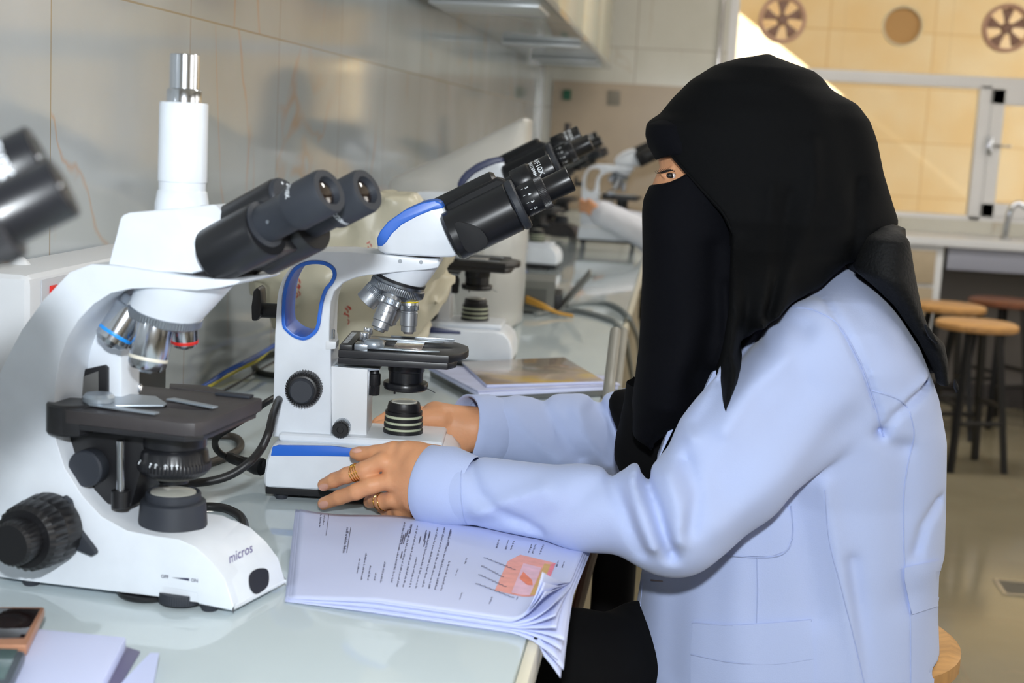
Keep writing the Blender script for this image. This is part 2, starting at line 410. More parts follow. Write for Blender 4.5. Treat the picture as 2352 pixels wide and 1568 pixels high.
# the upper light: clear panes around the round fan openings
def pane_with_hole(x0, x1, z0, z1, c, r):
    outer = [(x0, z0), (x1, z0), (x1, z1), (x0, z1)]
    hole = [(c.x+r*math.cos(2*math.pi*k/40), c.z+r*math.sin(2*math.pi*k/40)) for k in range(40)] if c else None
    return prism(outer, FY+.05, FY+.054, hole=hole)
xs = [WL+.05, .85, 1.42, 2.0]
bmg = bmesh.new()
for i, (c, f) in enumerate(fans): add(bmg, pane_with_hole(xs[i], xs[i+1], 1.705, WT-.05, c, .118 if f else .098))
add(bmg, box((WL+.05, FY+.05, .955), (1.595, FY+.054, 1.64))); add(bmg, box((1.73, FY+.05, 1.03), (2.43, FY+.054, 1.56)))
obj('pane', bmg, M_GLASS, wf)
h_ = ony(2300, 335, FY); bm = box((h_.x-.06, FY-.02, h_.z-.006), (h_.x+.05, FY-.005, h_.z+.006), .004); add(bm, box((h_.x-.075, FY-.015, h_.z-.05), (h_.x-.05, FY+.01, h_.z+.05), .005))
obj('window_handle', bm, M_CHROME, wf)
M_FAN = mat('brown_fan_plastic', rgb(150, 116, 100), .5); M_FANR = mat('copper_fan_ring', rgb(202, 160, 138), .5)
for i, (c, f) in enumerate(fans):
    if f:
        r_ = root('exhaust_fan', 'round exhaust fan with brown blades %s' % ('set in the window pane nearest the wall' if i == 0 else 'at the right edge of the window'), 'fan', c, group='fans in the window panes')
        ring = prism([(.128*math.cos(a), .128*math.sin(a)) for a in np.linspace(0, 2*math.pi, 48, endpoint=False)], -.03, .03, .004,
                     hole=[(.108*math.cos(a), .108*math.sin(a)) for a in np.linspace(0, 2*math.pi, 48, endpoint=False)])
        obj('fan_ring', ring, M_FANR, r_)
        hub = lathe([(.024, -.02), (.03, -.014), (.03, .02)], (0, 0, 0), (0, 1, 0), 24); obj('fan_hub', hub, M_FAN, r_)
        for k in range(5):
            a0 = 2*math.pi*k/5+.5
            pts = [(r*math.cos(a0+a), r*math.sin(a0+a)) for r, a in ((.024, -.3), (.06, -.42), (.104, -.5), (.105, -.2), (.105, .16), (.06, .16), (.024, .3))]
            obj('fan_blade', prism(pts, -.004, .003, .001), M_FAN, r_)
    else:
        r_ = root('vent_ring', 'round open vent hole with pale rim between the two window fans', 'vent', c)
        obj('ring', prism([(.108*math.cos(a), .108*math.sin(a)) for a in np.linspace(0, 2*math.pi, 40, endpoint=False)], -.015, .015, .003,
                     hole=[(.096*math.cos(a), .096*math.sin(a)) for a in np.linspace(0, 2*math.pi, 40, endpoint=False)]), mat('vent_rim', rgb(230, 216, 180), .5), r_)
        obj('back_plate', lathe([(.097, 0), (.097, .004)], (0, .012, 0), (0, 1, 0), 40), mat('tan_plastic', rgb(206, 160, 100), .6), r_)
for i_, y_ in enumerate((2.6, 5.8)):
    r_ = root('fill_light_housing', 'added unseen fill lamp housing %s' % ('above the near end of the bench' if i_ == 0 else 'toward the far counter'), 'lamp', (.7, y_, 2.9), group='added fill lamp housings')  # housings added to go with the fill lamps, never in view
    obj('housing', box((-.62, -.17, -.045), (.62, .17, -.001), .004), M_WHITE2, r_)
# sunlit building across the yard, and added unseen blockers that shade part of it
M_STONE = tile_mat('beige_stone_blocks', rgb(246, 230, 200), rgb(240, 214, 172), .9, (.8, .42), (.3, .1), (0, 2), rgb(228, 200, 154), .012, .25, rgb(242, 218, 176), spec=.1)
obj('neighbouring_building', box((-6, 11.5, -.2), (9, 11.8, 5.5)), M_STONE, label='sunlit beige stone building seen through the far window', cat='building')
obj('yard', box((-12, 8.3, -.3), (12, 11.5, -.2)), mat('yard_ground', rgb(200, 180, 150), .9), kind='structure')

struct('sun_blocker_slab', box((-.614, 8.16, 3.0), (9, 11.49, 3.12)), M_PLASTER, 'added unseen slab blocking the sun on the building outside')  # added out of view; its edge draws the slanted shade on the building
bm = box((-.75, 8.16, -.2), (-.614, 11.49, 2.5)); add(bm, box((-.75, 8.16, 2.5), (-.614, 10.52, 2.999)))  # added unseen wall, stepped so the sun patch ends where wanted
struct('sun_blocker_wall', bm, M_STONE)

# ------------------------------------------------------------------ benches and fixed furniture
bt = obj('worktop', box((WX+.001, .2, BZ-.032), (EX, FY-.005, BZ), .003), M_BENCH, label='long glossy pale green-white bench top running along the tiled wall', cat='worktop')
bm = box((EX+.0005, .2, BZ-.034), (EX+.012, FY-.005, BZ-.002), .004); obj('edge_strip', bm, M_BEDGE, bt)
M_PANEL = mat('cream_panel', rgb(206, 194, 168), .5)
for i, y in enumerate((.5, 2.15, 3.4, 4.6, 5.8, 7.0)):
    r_ = root('bench_support', 'cream panel support under the bench top, number %s from the camera' % ('one', 'two', 'three', 'four', 'five', 'six')[i], 'bench support', (0, y, 0), group='supports under the bench')
    if i: r_['label'] = 'cream upright panel holding up the bench, %s one back' % ('second', 'third', 'fourth', 'fifth', 'last')[i-1]
    else: r_['label'] = 'cream upright panel holding up the near end of the bench'
    obj('panel', box((WX+.02, -.012, 0), (EX-.03, .012, BZ-.033), .002), M_PANEL, r_)
    obj('foot', box((EX-.09, -.03, 0), (EX-.03, .03, .05), .004), mat('foot_metal', rgb(90, 90, 92), .4, metal=.7), r_)
struct('baseboard_left', box((WX+.0005, .2, 0), (WX+.012, FY, .09)), M_DUST)
# shelf cabinet hung above the bench
sh = root('wall_cabinet', 'long marble-faced wall cabinet hung above the bench', 'cabinet', (0, 0, 1.635))
obj('body', box((WX+.001, 2.2, .012), (-.415, 7.76, .75), .002), M_WALLM, sh)
obj('bottom_panel', box((WX+.001, 2.2, 0), (-.395, 7.76, .0115), .002), M_WALLM, sh)
for y0 in (2.2, 3.32, 4.43, 5.54, 6.65):
    obj('door', box((-.414, y0+.004, .02), (-.396, y0+1.1, .75), .002), M_CABF, sh)
    obj('edge_strip', box((-.395, y0+.002, 0), (-.389, y0+1.1, .02), .001), M_CHROME, sh)
for y0, wd in ((4.25, .3), (5.86, .1), (6.98, .09), (7.35, .04)):
    obj('bracket', box((-.74, y0-wd/2, -.012), (-.42, y0+wd/2, -.0005), .003), mat('white_bracket', rgb(226, 232, 236), .25, metal=.2), sh)

# counter under the far window
r_ = root('far_counter', 'white counter below the far window with beige cabinet doors', 'counter', (0, 7.4, 0))
obj('countertop', box((.75, 0, .815), (3.35, .595, .858), .006), M_WHITE2, r_)
obj('front_rail', box((1.4, .03, .7), (3.35, .06, .81), .003), mat('grey_blue_rail', rgb(160, 164, 180), .5), r_)
obj('back_panel', box((1.4, .5, .05), (3.35, .53, .81)), mat('grey_recess_panel', rgb(118, 112, 108), .5), r_)
cb = obj('cabinet', box((.75, .04, .06), (1.38, .58, .81), .003), M_WHITE2, r_)
M_DOOR = mat('beige_cabinet_door', rgb(184, 168, 142), .5, noise=.06, nscale=20)
obj('drawer_front', box((.8, .02, .62), (1.34, .04, .79), .003), M_DOOR, cb); obj('door_front', box((.8, .02, .1), (1.34, .04, .6), .003), M_DOOR, cb)
obj('knob', lathe([(.012, 0), (.02, .012), (.014, .022)], (1.2, .02, .75), (0, -1, 0), 20), M_CHROME, cb)
obj('plinth', box((.8, .07, 0), (3.3, .56, .05)), M_DUST, r_)
pt = onz(2348, 540, .858+.02)
r_ = root('tap', 'slim chrome and white tap on the far counter at the right edge', 'tap', (1.715, 7.62, .858))
obj('body', tube([(0, 0, 0), (.002, 0, .08), (.015, 0, .16), (.05, 0, .19), (.09, -.02, .17)], .016, 14), M_CHROME, r_)
obj('base', lathe([(.03, 0), (.03, .012), (.02, .02)], (0, 0, 0), (0, 0, 1), 24), M_CHROME, r_)
p = onz(2335, 1352, 0)
r_ = root('floor_drain', 'small dark square drain grille in the tiled floor', 'drain', (p.x+.02, p.y, 0))
obj('frame', prism([(-.075, -.075), (.075, -.075), (.075, .075), (-.075, .075)], 0, .003, hole=[(-.062, -.062), (.062, -.062), (.062, .062), (-.062, .062)]), M_CHROME, r_)
o = kids(r_)[0]; o.data.transform(Matrix.Rotation(math.pi/2, 4, 'X')); o.data.transform(Matrix.Translation((0, 0, .0005)))
bm = bmesh.new()
for k in range(7): add(bm, box((-.06, -.054+k*.018-.004, .0005), (.06, -.054+k*.018+.004, .003)))
obj('grille', bm, M_STEEL, r_)

# ------------------------------------------------------------------ stools
def make_stool(name, label, loc, h=.605, r=.165, wood=None, dark=False, rz=0):
    t = root(name, label, 'stool', loc, rz, group='round wooden stools')
    obj('seat', lathe([(r-.01, 0), (r, .006), (r, .024), (r-.012, .032)], (0, 0, h-.032), (0, 0, 1), 48), wood or M_WOOD, t)
    for k in range(4):
        a = math.pi/4+k*math.pi/2
        c, s = math.cos(a), math.sin(a)
        obj('leg', tube([(c*.095, s*.095, h-.033), (c*.17, s*.17, 0)], .017, 4, 1), M_BLACKP, t)
    for k in range(4):
        for hh in (.2,):
            a, b = math.pi/4+k*math.pi/2, math.pi/4+(k+1)*math.pi/2; z = hh+(k % 2)*.07; q = .17-.075*z/h
            obj('rung', tube([(math.cos(a)*q, math.sin(a)*q, z), (math.cos(b)*q, math.sin(b)*q, z)], .011, 6, 1), M_BLACKP, t)
    return t
make_stool('stool', 'light wooden stool with black legs, nearest of the three by the far counter', (1.264, 5.95, 0), .607, rz=.3)
make_stool('stool', 'light wooden stool with black legs, half hidden behind the nearest empty one', (1.27, 6.6, 0), .607, rz=.1)
make_stool('stool', 'dark red-brown topped stool behind the two light ones', (1.6, 7.0, 0), .607, wood=M_DWOOD, rz=.5)
make_stool('stool', 'wooden stool the woman at the near microscope sits on', (.218, 1.72, 0), .688, rz=.6)

# ------------------------------------------------------------------ microscope with the blue handle (centre)
def blue_scope(name, label):
    o = onz(603, 1150, BZ); rz = math.radians(6)
    f = Frame(o, rz); f.o = f.o + f.L*.062      # origin: middle of the back edge of the base
    t = root(name, label, 'microscope', f.o, rz, 'microscopes along the bench')
    N_ = -.062                                   # near side of the base
    A_ = -.036                                   # near side of the arm
    P = f.prof
    # base
    pb = P([(606, 1139), (604, 1110), (607, 1068), (617, 1018), (640, 1017), (780, 1020), (900, 1026), (985, 1034), (1022, 1044), (1044, 1066), (1052, 1100), (1052, 1160), (870, 1152)], N_)
    zt = pb[3][1]; al = pb[0][0]; ar = pb[9][0]+.004
    pb = [(al, .016), (al-.001, .03), (al+.001, .048), (al+.007, .068), (al+.02, .0705), (ar-.03, .0705), (ar-.014, .067), (ar-.003, .056), (ar+.002, .04), (ar+.002, .016)]
    base = obj('base', prism(pb, N_, -N_, .006, 3), M_WHITE, t)
    obj('base_deck', box((al+.012, N_+.016, .07), (ar-.02, -N_-.016, .08), .005, 3), M_WHITE, base)
    obj('plinth', box((al+.001, N_+.002, .008), (ar, -N_-.002, .018), .002), M_BLACKP, t)
    for sx in (al+.018, ar-.02):
        for sy in (N_+.018, -N_-.018): obj('foot', lathe([(.007, 0), (.0085, .004), (.0085, .009)], (sx, sy, 0), (0, 0, 1), 20), M_RUBBER, t)
    st = [f.at(u, v, N_-.0005) for u, v in ((622, 1046), (626, 1026), (640, 1022), (760, 1024), (812, 1030), (880, 1040), (880, 1050), (760, 1047))]
    obj('blue_stripe', prism(st, N_-.0012, N_+.003, .0006), M_BLUE, t)
    # arm with the handle hole
    arm = P([(626, 1003), (628, 900), (631, 770), (636, 690), (640, 665), (650, 638), (668, 612), (695, 591), (735, 577), (800, 577), (870, 583), (1005, 596), (1011, 603), (1006, 615), (975, 620), (925, 624), (883, 628), (845, 632), (818, 637), (789, 649), (768, 669), (760, 693), (757, 735), (756, 780), (760, 800), (760, 1007)], A_)
    hp = smooth_loop([(648, 745), (648, 700), (652, 665), (661, 637), (678, 613), (707, 600), (742, 600), (765, 612), (772, 630), (765, 650), (751, 668), (742, 696), (738, 722), (734, 748), (724, 767), (701, 781), (677, 776), (658, 762)], 4)
    cx_, cy_ = sum(p[0] for p in hp)/len(hp), sum(p[1] for p in hp)/len(hp)
    def off(pts, d):
        n = len(pts); out = []
        for i in range(n):
            tx, ty = pts[(i+1) % n][0]-pts[i-1][0], pts[(i+1) % n][1]-pts[i-1][1]; l = math.hypot(tx, ty)
            out.append((pts[i][0]+ty/l*d, pts[i][1]-tx/l*d))
        return out
    inn = off(hp, -8)
    if sum((p[0]-cx_)**2+(p[1]-cy_)**2 for p in inn) > sum((p[0]-cx_)**2+(p[1]-cy_)**2 for p in hp): inn = off(hp, 8)
    hpL, innL = P(hp, A_), P(inn, A_)
    obj('arm', prism(arm, A_, -A_, .004, 3, hole=hpL), M_WHITE, t)
    obj('handle_rim', prism(hpL, A_-.0012, -A_+.0012, .001, 2, hole=innL), M_BLUE, t)
    # nose of the arm (round), small screws
    na, nz = f.at(948, 600, 0)
    for u in (919, 967):
        q = f.P(u, 600 if u == 919 else 602, A_-.0005); obj('screw', lathe([(.0024, 0), (.0024, .002)], q, (0, 1, 0), 16), M_STEEL, t)
    # hook at the back
    q0, q1 = f.P(640, 714, 0), f.P(598, 712, 0)
    kb = obj('cable_hook', cyl(q0, q1, .009), M_BLACKP, t)
    hk = P([(584, 733), (583, 700), (588, 665), (597, 655), (605, 664), (607, 700), (604, 722), (597, 733)], 0)
    obj('hook_plate', prism(hk, -.018, .018, .003), M_BLACKP, kb)
    # head
    hd = P([(866, 566), (866, 550), (874, 532), (892, 511), (929, 485), (969, 468), (998, 462), (1012, 467), (1020, 478), (1056, 543), (1058, 577), (1044, 591), (1009, 591), (940, 588), (885, 584), (869, 577)], -.036)
    head = obj('head', prism(hd, -.036, .036, .007, 3), M_WHITE, t)
    bl = P([(867, 566), (865, 549), (873, 531), (891, 509), (928, 483), (968, 466), (998, 460), (1012, 464), (1020, 478), (992, 483), (958, 497), (923, 516), (900, 537), (886, 558), (877, 566)], -.0375)
    obj('top_cap', prism(bl, -.0375, .0375, .004, 3), M_BLUE, head)
    q = f.P(948, 594, 0); obj('head_ring', lathe([(.033, -.004), (.033, .006)], q, (0, 0, 1), 40), M_BLACKP, head)
    # binocular body
    ax = (f.P(1185, 462, -.028)-f.P(1035, 535, -.028)).normalized()
    bb = P([(1018, 471), (1080, 438), (1139, 409), (1152, 411), (1165, 420), (1207, 502), (1209, 518), (1193, 528), (1118, 565), (1095, 576), (1072, 579), (1058, 555), (1040, 512)], -.03)
    bino = obj('binocular_body', prism(bb, -.03, .03, .006, 3), M_MATTE, t)
    side = ax.cross(Vector((0, 1, 0)))
    # two housings side by side (far one sits a little higher)
    cN = f.P(1118, 505, -.036); pair = Vector((-.017, .058, .012))
    for k in range(2):
        c = cN+pair*k
        obj('tube_housing', lathe([(.026, -.048), (.03, -.044), (.03, .034), (.027, .038)], c, ax, 48), M_BLACK, bino)
    ringp = P([(1160, 408), (1168, 412), (1218, 506), (1216, 521), (1198, 530), (1190, 528)], 0)
    obj('end_ring', lathe([(.0295, 0), (.031, .002), (.031, .008), (.029, .01)], cN+ax*.036, ax, 48), M_RUBBER, bino)
    # flat end scallop on the near housing
    sc_ = smooth_loop([(1044, 512), (1070, 512), (1095, 520), (1113, 536), (1121, 556), (1112, 570), (1092, 579), (1074, 579), (1058, 555)], 3)
    obj('end_cheek', prism(P(sc_, -.066), -.0665, -.05, .001), M_MATTE, bino)
    # eyepieces
    e0 = f.P(1196, 466, -.036)
    ep = root('eyepiece', None, None); ep.parent = t
    bpy.data.objects.remove(ep)
    def px_len(u0, v0, u1, v1): return (f.P(u1, v1, -.036)-f.P(u0, v0, -.036)).length
    L1 = px_len(1196, 466, 1240, 446); L2 = px_len(1196, 466, 1256, 440); L3 = px_len(1196, 466, 1312, 413)
    e = obj('eyepiece', lathe([(.0185, -.008), (.0185, L1-.022), (.0195, L1-.02), (.0195, L1-.002), (.0195, L1), (.0150, L2), (.0150, L3-.001), (.0142, L3)], e0, ax, 48), M_BLACK, t)
    obj('knurled_ring', lathe([(.0195, L1-.001), (.0208, L1), (.0208, L2), (.0195, L2+.001)], e0, ax, rib={1, 2}, nrib=70, amp=.0006), M_STAGE, e)
    obj('ocular_lens', lathe([(.011, 0), (.011, .0004)], e0+ax*L3, ax, 32), M_LENS, e)
    up = Vector((0, -1, 0)) + side*0
    tdir = Vector((0, -1, .55))
    for k, ch in enumerate('54321'):
        a = math.radians(116-k*27) ; x = Vector((0, -1, 0)); x = (x-ax*x.dot(ax)).normalized(); y = x.cross(ax)
        if y.z < 0: y = -y
        dd = x*math.cos(a-math.pi*.38)+y*math.sin(a-math.pi*.38)
        add_bm = wrap_text(ch, .0054, e0, ax, dd, .0196, L1-.0125, .0002)
        add(add_bm, wrap_text('I', .004, e0, ax, dd, .0196, L1-.0178, .0001))
        obj('scale_number', add_bm, M_INK, e, fix=False)
    e2 = e0+pair-ax*.002; M1 = px_len(1196, 466, 1240, 446)*.85
    eb = obj('eyepiece', lathe([(.014, -.01), (.014, .012), (.0185, .0125), (.0195, .014), (.0195, .034), (.0188, .0355), (.0178, .037), (.0178, L3-.001), (.017, L3)], e2, ax, 48), M_BLACK, t)
    obj('ocular_lens', lathe([(.012, 0), (.012, .0004)], e2+ax*L3, ax, 32), M_LENS, eb)
    x = Vector((0, -1, 0)); x = (x-ax*x.dot(ax)).normalized(); y = x.cross(ax)
    if y.z < 0: y = -y
    dd = (x*math.cos(1.5)+y*math.sin(1.5))
    b2 = wrap_text('WF10X', .0088, e2, ax, dd, .0178, L3-.0195, .0002); obj('marking', b2, M_INK, eb, fix=False)
    b2 = wrap_text('DIN/18MM', .0058, e2, ax, dd, .0178, L3-.0262, .0001); obj('marking', b2, M_INK, eb, fix=False)
    # nosepiece
    nd = Vector((-.27, .05, -.96)).normalized()
    cN_ = f.P(916, 652, 0)
    cone = lathe([(.0285, -.028), (.0305, -.004)], cN_, nd, 48)
    # white skirt joining arm nose to the turret
    top = f.P(946, 612, 0)
    bm = bmesh.new(); rows = []
    xx = nd.orthogonal().normalized(); yy = nd.cross(xx)
    for k, s_ in enumerate(np.linspace(0, 1, 6)):
        c = (top+Vector((0, 0, .004))).lerp(cN_-nd*.006, s_); r_ = .034+(.0295-.034)*s_; n_ = Vector((0, 0, -1)).lerp(nd, s_).normalized()
        x_ = Vector((0, 1, 0)); x_ = (x_-n_*x_.dot(n_)).normalized(); y_ = n_.cross(x_)
        rows.append([bm.verts.new(c+(x_*math.cos(a)+y_*math.sin(a))*r_) for a in np.linspace(0, 2*math.pi, 48, endpoint=False)])
    for a, b in zip(rows, rows[1:]):
        for k in range(48): bm.faces.new((a[k], a[(k+1) % 48], b[(k+1) % 48], b[k]))
    bm.faces.new(rows[0]); bm.faces.new(rows[-1][::-1])
    obj('nosepiece_housing', bm, M_WHITE, t)
    npz = obj('nosepiece', lathe([(.030, -.006), (.0315, -.004), (.0315, -.001), (.033, 0), (.0335, .002), (.0335, .008), (.031, .0095), (.022, .016)], cN_, nd, rib={4, 5}, nrib=80, amp=.0006), M_STEEL, t)
    obj('black_gap', lathe([(.0318, -.0075), (.0318, -.0045)], cN_, nd, 48), M_BLACKP, npz)
    def objective(pa, pb_, r, L_, band, kind, s0, s1):
        a, b = f.P(pa[0], pa[1], s0), f.P(pb_[0], pb_[1], s1); d = (b-a).normalized(); L_ = (b-a).length
        if kind == 'short':
            o_ = obj('objective', lathe([(r*.9, -.006), (r*.9, .002), (r*.98, .003), (r*.98, L_*.45), (r*1.0, L_*.5), (r*1.0, L_-.0005), (r*.95, L_)], a, d, 40), M_SILVER, t)
            k0, k1 = .007, L_*.55
        else:
            o_ = obj('objective', lathe([(r*.9, -.008), (r*.9, .002), (r*.95, .003), (r*.95, L_*.34), (r*.86, L_*.36), (r*.86, L_*.4), (r*.93, L_*.41), (r*.93, L_*.76), (r*.82, L_*.78), (r*.82, L_*.93), (r*.62, L_*.94), (r*.5, L_)], a, d, 40), M_SILVER, t)
            k0, k1 = L_*.19, L_*.34
        obj('knurl', lathe([(r*.96, k0), (r*1.02, k0+.0006), (r*1.02, k1-.0006), (r*.96, k1)], a, d, rib={1, 2}, nrib=44, amp=.0005), M_STEEL, o_)
        obj('color_ring', lathe([(r*.93, .0034), (r*.975, .0036), (r*.975, .0052), (r*.93, .0054)], a, d, 40), band, o_)
        return o_, a, d
    objective((941, 684), (938, 766), .0112, 0, M_YEL, 'long', -.004, -.004)
    o2, a2, d2 = objective((905, 670), (869, 760), .0128, 0, M_CREAM, 'long', -.018, -.03)
    dd2 = Vector((.15, -1, 0))
    obj('marking', wrap_text('1.25 Oil', .0036, a2, -d2, dd2-d2*dd2.dot(d2)+Vector((-.55, 0, 0)), .0121, -.0275, .0), M_INKD, o2, fix=False)
    obj('marking', wrap_text('/0.17', .0036, a2, -d2, dd2-d2*dd2.dot(d2)+Vector((-.55, 0, 0)), .0121, -.0335, .0), M_INKD, o2, fix=False)
    objective((878, 654), (840, 693), .0138, 0, M_RED, 'short', .0, .0)
    objective((918, 676), (893, 745), .0105, 0, M_CREAM, 'long', .02, .028)
    # stage
    sN = -.062
    a0, z0 = f.at(777, 803, sN); a1, _ = f.at(1031, 816, sN); zt = z0
    aR = a1+.021
    so = [(a0, sN), (a1, sN), (a1+.011, sN+.02), (aR-.002, sN+.04), (aR, sN+.062), (aR-.002, sN+.085), (a1+.008, sN+.105), (a1-.008, sN+.122), (a1-.03, sN+.128), (a0, sN+.128)]
    sh_ = [(a, s) for a, s in so]
    ca, cs = a0+.086, 0.0
    hole = [(ca+.046*math.cos(a), cs+.013*math.sin(a)) for a in np.linspace(0, 2*math.pi, 36, endpoint=False)]
    def plate(pts, z0_, z1_, bev=.001, hole=None):
        b_ = prism([(p[0], p[1]) for p in pts], z0_, z1_, 0, hole=hole)
        for v in b_.verts: v.co = Vector((v.co.x, v.co.z, v.co.y))
        return bevel(b_, bev, 2)
    stg = obj('stage', plate(sh_, zt-.009, zt, .0012, hole), M_STAGE, t)
    obj('stage_skirt', plate([(a0, sN+.001), (a1-.001, sN+.001), (a1+.008, sN+.02), (a1+.008, sN+.1), (a1-.03, sN+.12), (a0, sN+.12)], zt-.017, zt-.0093, .001), M_STAGE, stg)
    obj('well_floor', plate([(ca+.05*math.cos(a), cs+.018*math.sin(a)) for a in np.linspace(0, 2*math.pi, 30, endpoint=False)], zt-.0092, zt-.0075, 0), M_BLACKP, stg)
    # mechanical stage: ruler, carriage, clip arms, slide, screws
    obj('ruler_bar', box((a0+.001, sN+.002, zt), (a0+.016, sN+.122, zt+.006), .001), M_STAGE, stg)
    bm = bmesh.new()
    for k in range(15): add(bm, box((a0+.003, sN+.018+k*.006, zt+.006), (a0+.009, sN+.0188+k*.006, zt+.0062)))
    obj('ruler_marks', bm, M_INK, stg)
    obj('carriage', box((a0+.018, sN+.004, zt-.001), (a0+.034, sN+.03, zt+.007), .001), M_STEEL, stg)
    cl = [(a0+.03, sN+.01), (a0+.095, sN+.006), (a0+.118, sN+.012), (a0+.118, sN+.015), (a0+.08, sN+.016), (a0+.045, sN+.024), (a0+.03, sN+.026)]
    obj('clip_arm', plate(cl, zt+.0015, zt+.0032, .0005), M_SLIVER2, stg)
    cl = [(a0+.02, sN+.03), (a0+.05, sN+.045), (a0+.05, sN+.06), (a0+.035, sN+.09), (a0+.02, sN+.094)]
    obj('clip_base', plate(cl, zt+.003, zt+.0045, .0005), mat('clip_tan', rgb(170, 160, 146), .4, metal=.5), stg)
    obj('clip_arm', plate([(a0+.03, sN+.088), (a0+.11, sN+.084), (a0+.118, sN+.088), (a0+.118, sN+.092), (a0+.03, sN+.096)], zt+.0015, zt+.0032, .0005), M_SLIVER2, stg)
    obj('clip_pivot', lathe([(.0115, 0), (.0125, .002), (.0125, .005), (.0105, .008), (.003, .0095)], (a0+.040, sN+.017, zt+.003), (0, 0, 1), 32), M_SLIVER2, stg)
    for s_ in (.036, .078):
        obj('thumbscrew', lathe([(.0035, -.005), (.0035, 0), (.0055, .0005), (.0055, .0085), (.005, .009)], (a0+.026, sN+s_, zt+.008), (0, 0, 1), rib={2, 3}, nrib=20, amp=.0006), M_CHROME, stg)
    obj('specimen_slide', box((a0+.062, sN+.026, zt+.0008), (a0+.096, sN+.084, zt+.0022), .0003), mat('slide_glass_brown', rgb(150, 132, 124), .15, coat=.8), stg)
    obj('rack_edge', box((a0+.05, sN+.123, zt-.001), (a1, sN+.126, zt+.002), .0003), M_STEEL, stg)
    # front bearing block and focusing slide
    blk = P([(760, 840), (845, 848), (842, 1003), (762, 1006)], -.03)
    obj('focus_block', prism(blk, -.03, .03, .0015), M_WHITE2, t)
    b3 = P([(810, 846), (846, 848), (838, 1003), (806, 1004)], -.028); b3 = [(p[0]+.001, p[1]) for p in b3]
    obj('front_cover', prism(b3, -.022, .022, .001), M_WHITE, t)
    obj('stage_bracket', prism(P([(768, 838), (872, 846), (872, 850), (846, 852), (768, 846)], -.028), -.028, .028, .0008), M_SLIVER2, t)
    lk = P([(748, 783), (772, 785), (771, 801), (748, 803)], A_)
    obj('stop_block', prism(lk, A_-.001, -.01, .001), M_WHITE2, t)
    q = f.P(765, 778, -.03); obj('stop_screw', cyl(q, q+Vector((0, 0, .012)), .0022), M_CHROME, t)
    q = f.P(860, 875, -.01)
    obj('stage_knob', lathe([(.005, .014), (.0058, .01), (.0075, .009), (.0075, -.004), (.0068, -.005), (.0068, -.016), (.006, -.017)], q, (0, 0, 1), rib={4, 5}, nrib=20, amp=.0006), M_BLACKP, t)
    # condenser
    q = f.P(933, 856, 0)
    cz = zt-.017
    obj('condenser', lathe([(.0225, cz), (.0225, cz-.013), (.022, cz-.014), (.021, cz-.0145), (.021, cz-.027), (.0265, cz-.0275), (.0275, cz-.029), (.0275, cz-.0325), (.0265, cz-.033), (.0265, cz-.0355), (.0245, cz-.037)], (q.x, 0, 0), (0, 0, 1), 48), M_BLACK, t)
    obj('filter_lever', tube([(q.x+.024, -.002, cz-.033), (q.x+.037, -.006, cz-.0385)], .0006, 8, 1), M_STEEL, t)
    obj('filter_pin', cyl((q.x-.012, -.012, cz-.0365), (q.x-.012, -.012, cz-.0415), .0012), M_BLACKP, t)
    # field lamp
    q2 = f.P(926, 985, 0); z1 = .08
    lp = []; hgt = 0
    for k in range(4): lp += [(.0245-.0006*k, z1+k*.0075), (.0245-.0006*k, z1+k*.0075+.0042), (.0215-.0004*k, z1+k*.0075+.0044), (.0215-.0004*k, z1+k*.0075+.0073)]
    lp += [(.0205, z1+.031), (.019, z1+.037), (.0165, z1+.0375)]
    lm = obj('field_lamp', lathe(lp, (q2.x, 0, 0), (0, 0, 1), 48), M_BLACKP, t)
    obj('vent_core', lathe([(.0223, z1+.003), (.0222, z1+.0245)], (q2.x, 0, 0), (0, 0, 1), 48), mat('pale_green_core', rgb(196, 204, 176), .5), lm)
    obj('lens', lathe([(.0162, z1+.0372), (.0155, z1+.0388), (.009, z1+.0402), (.003, z1+.0406)], (q2.x, 0, 0), (0, 0, 1), 40), M_LAMPGLASS, lm)
    # knobs on the near side
    q = f.P(697, 893, A_-.012)
    kn = obj('coarse_knob', lathe([(.0205, .012), (.0218, .010), (.0212, -.006), (.0175, -.009), (.0165, -.0095)], q, (0, 1, 0), rib={1, 2}, nrib=40, amp=.0016), M_BLACKP, t)
    obj('fine_knob', lathe([(.0150, -.006), (.0146, -.016), (.0128, -.018)], q, (0, 1, 0), 48), M_RUBBER, kn)
    q = f.P(697, 893, -A_+.012); kn = obj('coarse_knob', lathe([(.0205, -.012), (.0218, -.010), (.0212, .006), (.0165, .0095)], q, (0, 1, 0), rib={1, 2}, nrib=40, amp=.0016), M_BLACKP, t)
    q = f.P(786, 980, -.034)
    kn = obj('tension_knob', lathe([(.0105, .006), (.0105, -.006), (.0102, -.007)], q, (0, 1, 0), rib={0, 1}, nrib=30, amp=.0008), M_STEEL, t)
    k2 = obj('knob_cap', lathe([(.0102, -.007), (.0102, -.018), (.0085, -.0195), (.004, -.0195), (.0035, -.0185)], q, (0, 1, 0), rib={0, 1}, nrib=30, amp=.0008), M_BLACKP, kn)
    return t, f
SCOPE, SF = blue_scope('microscope', 'white microscope with bright blue handle rim, held by the woman in the lab coat')

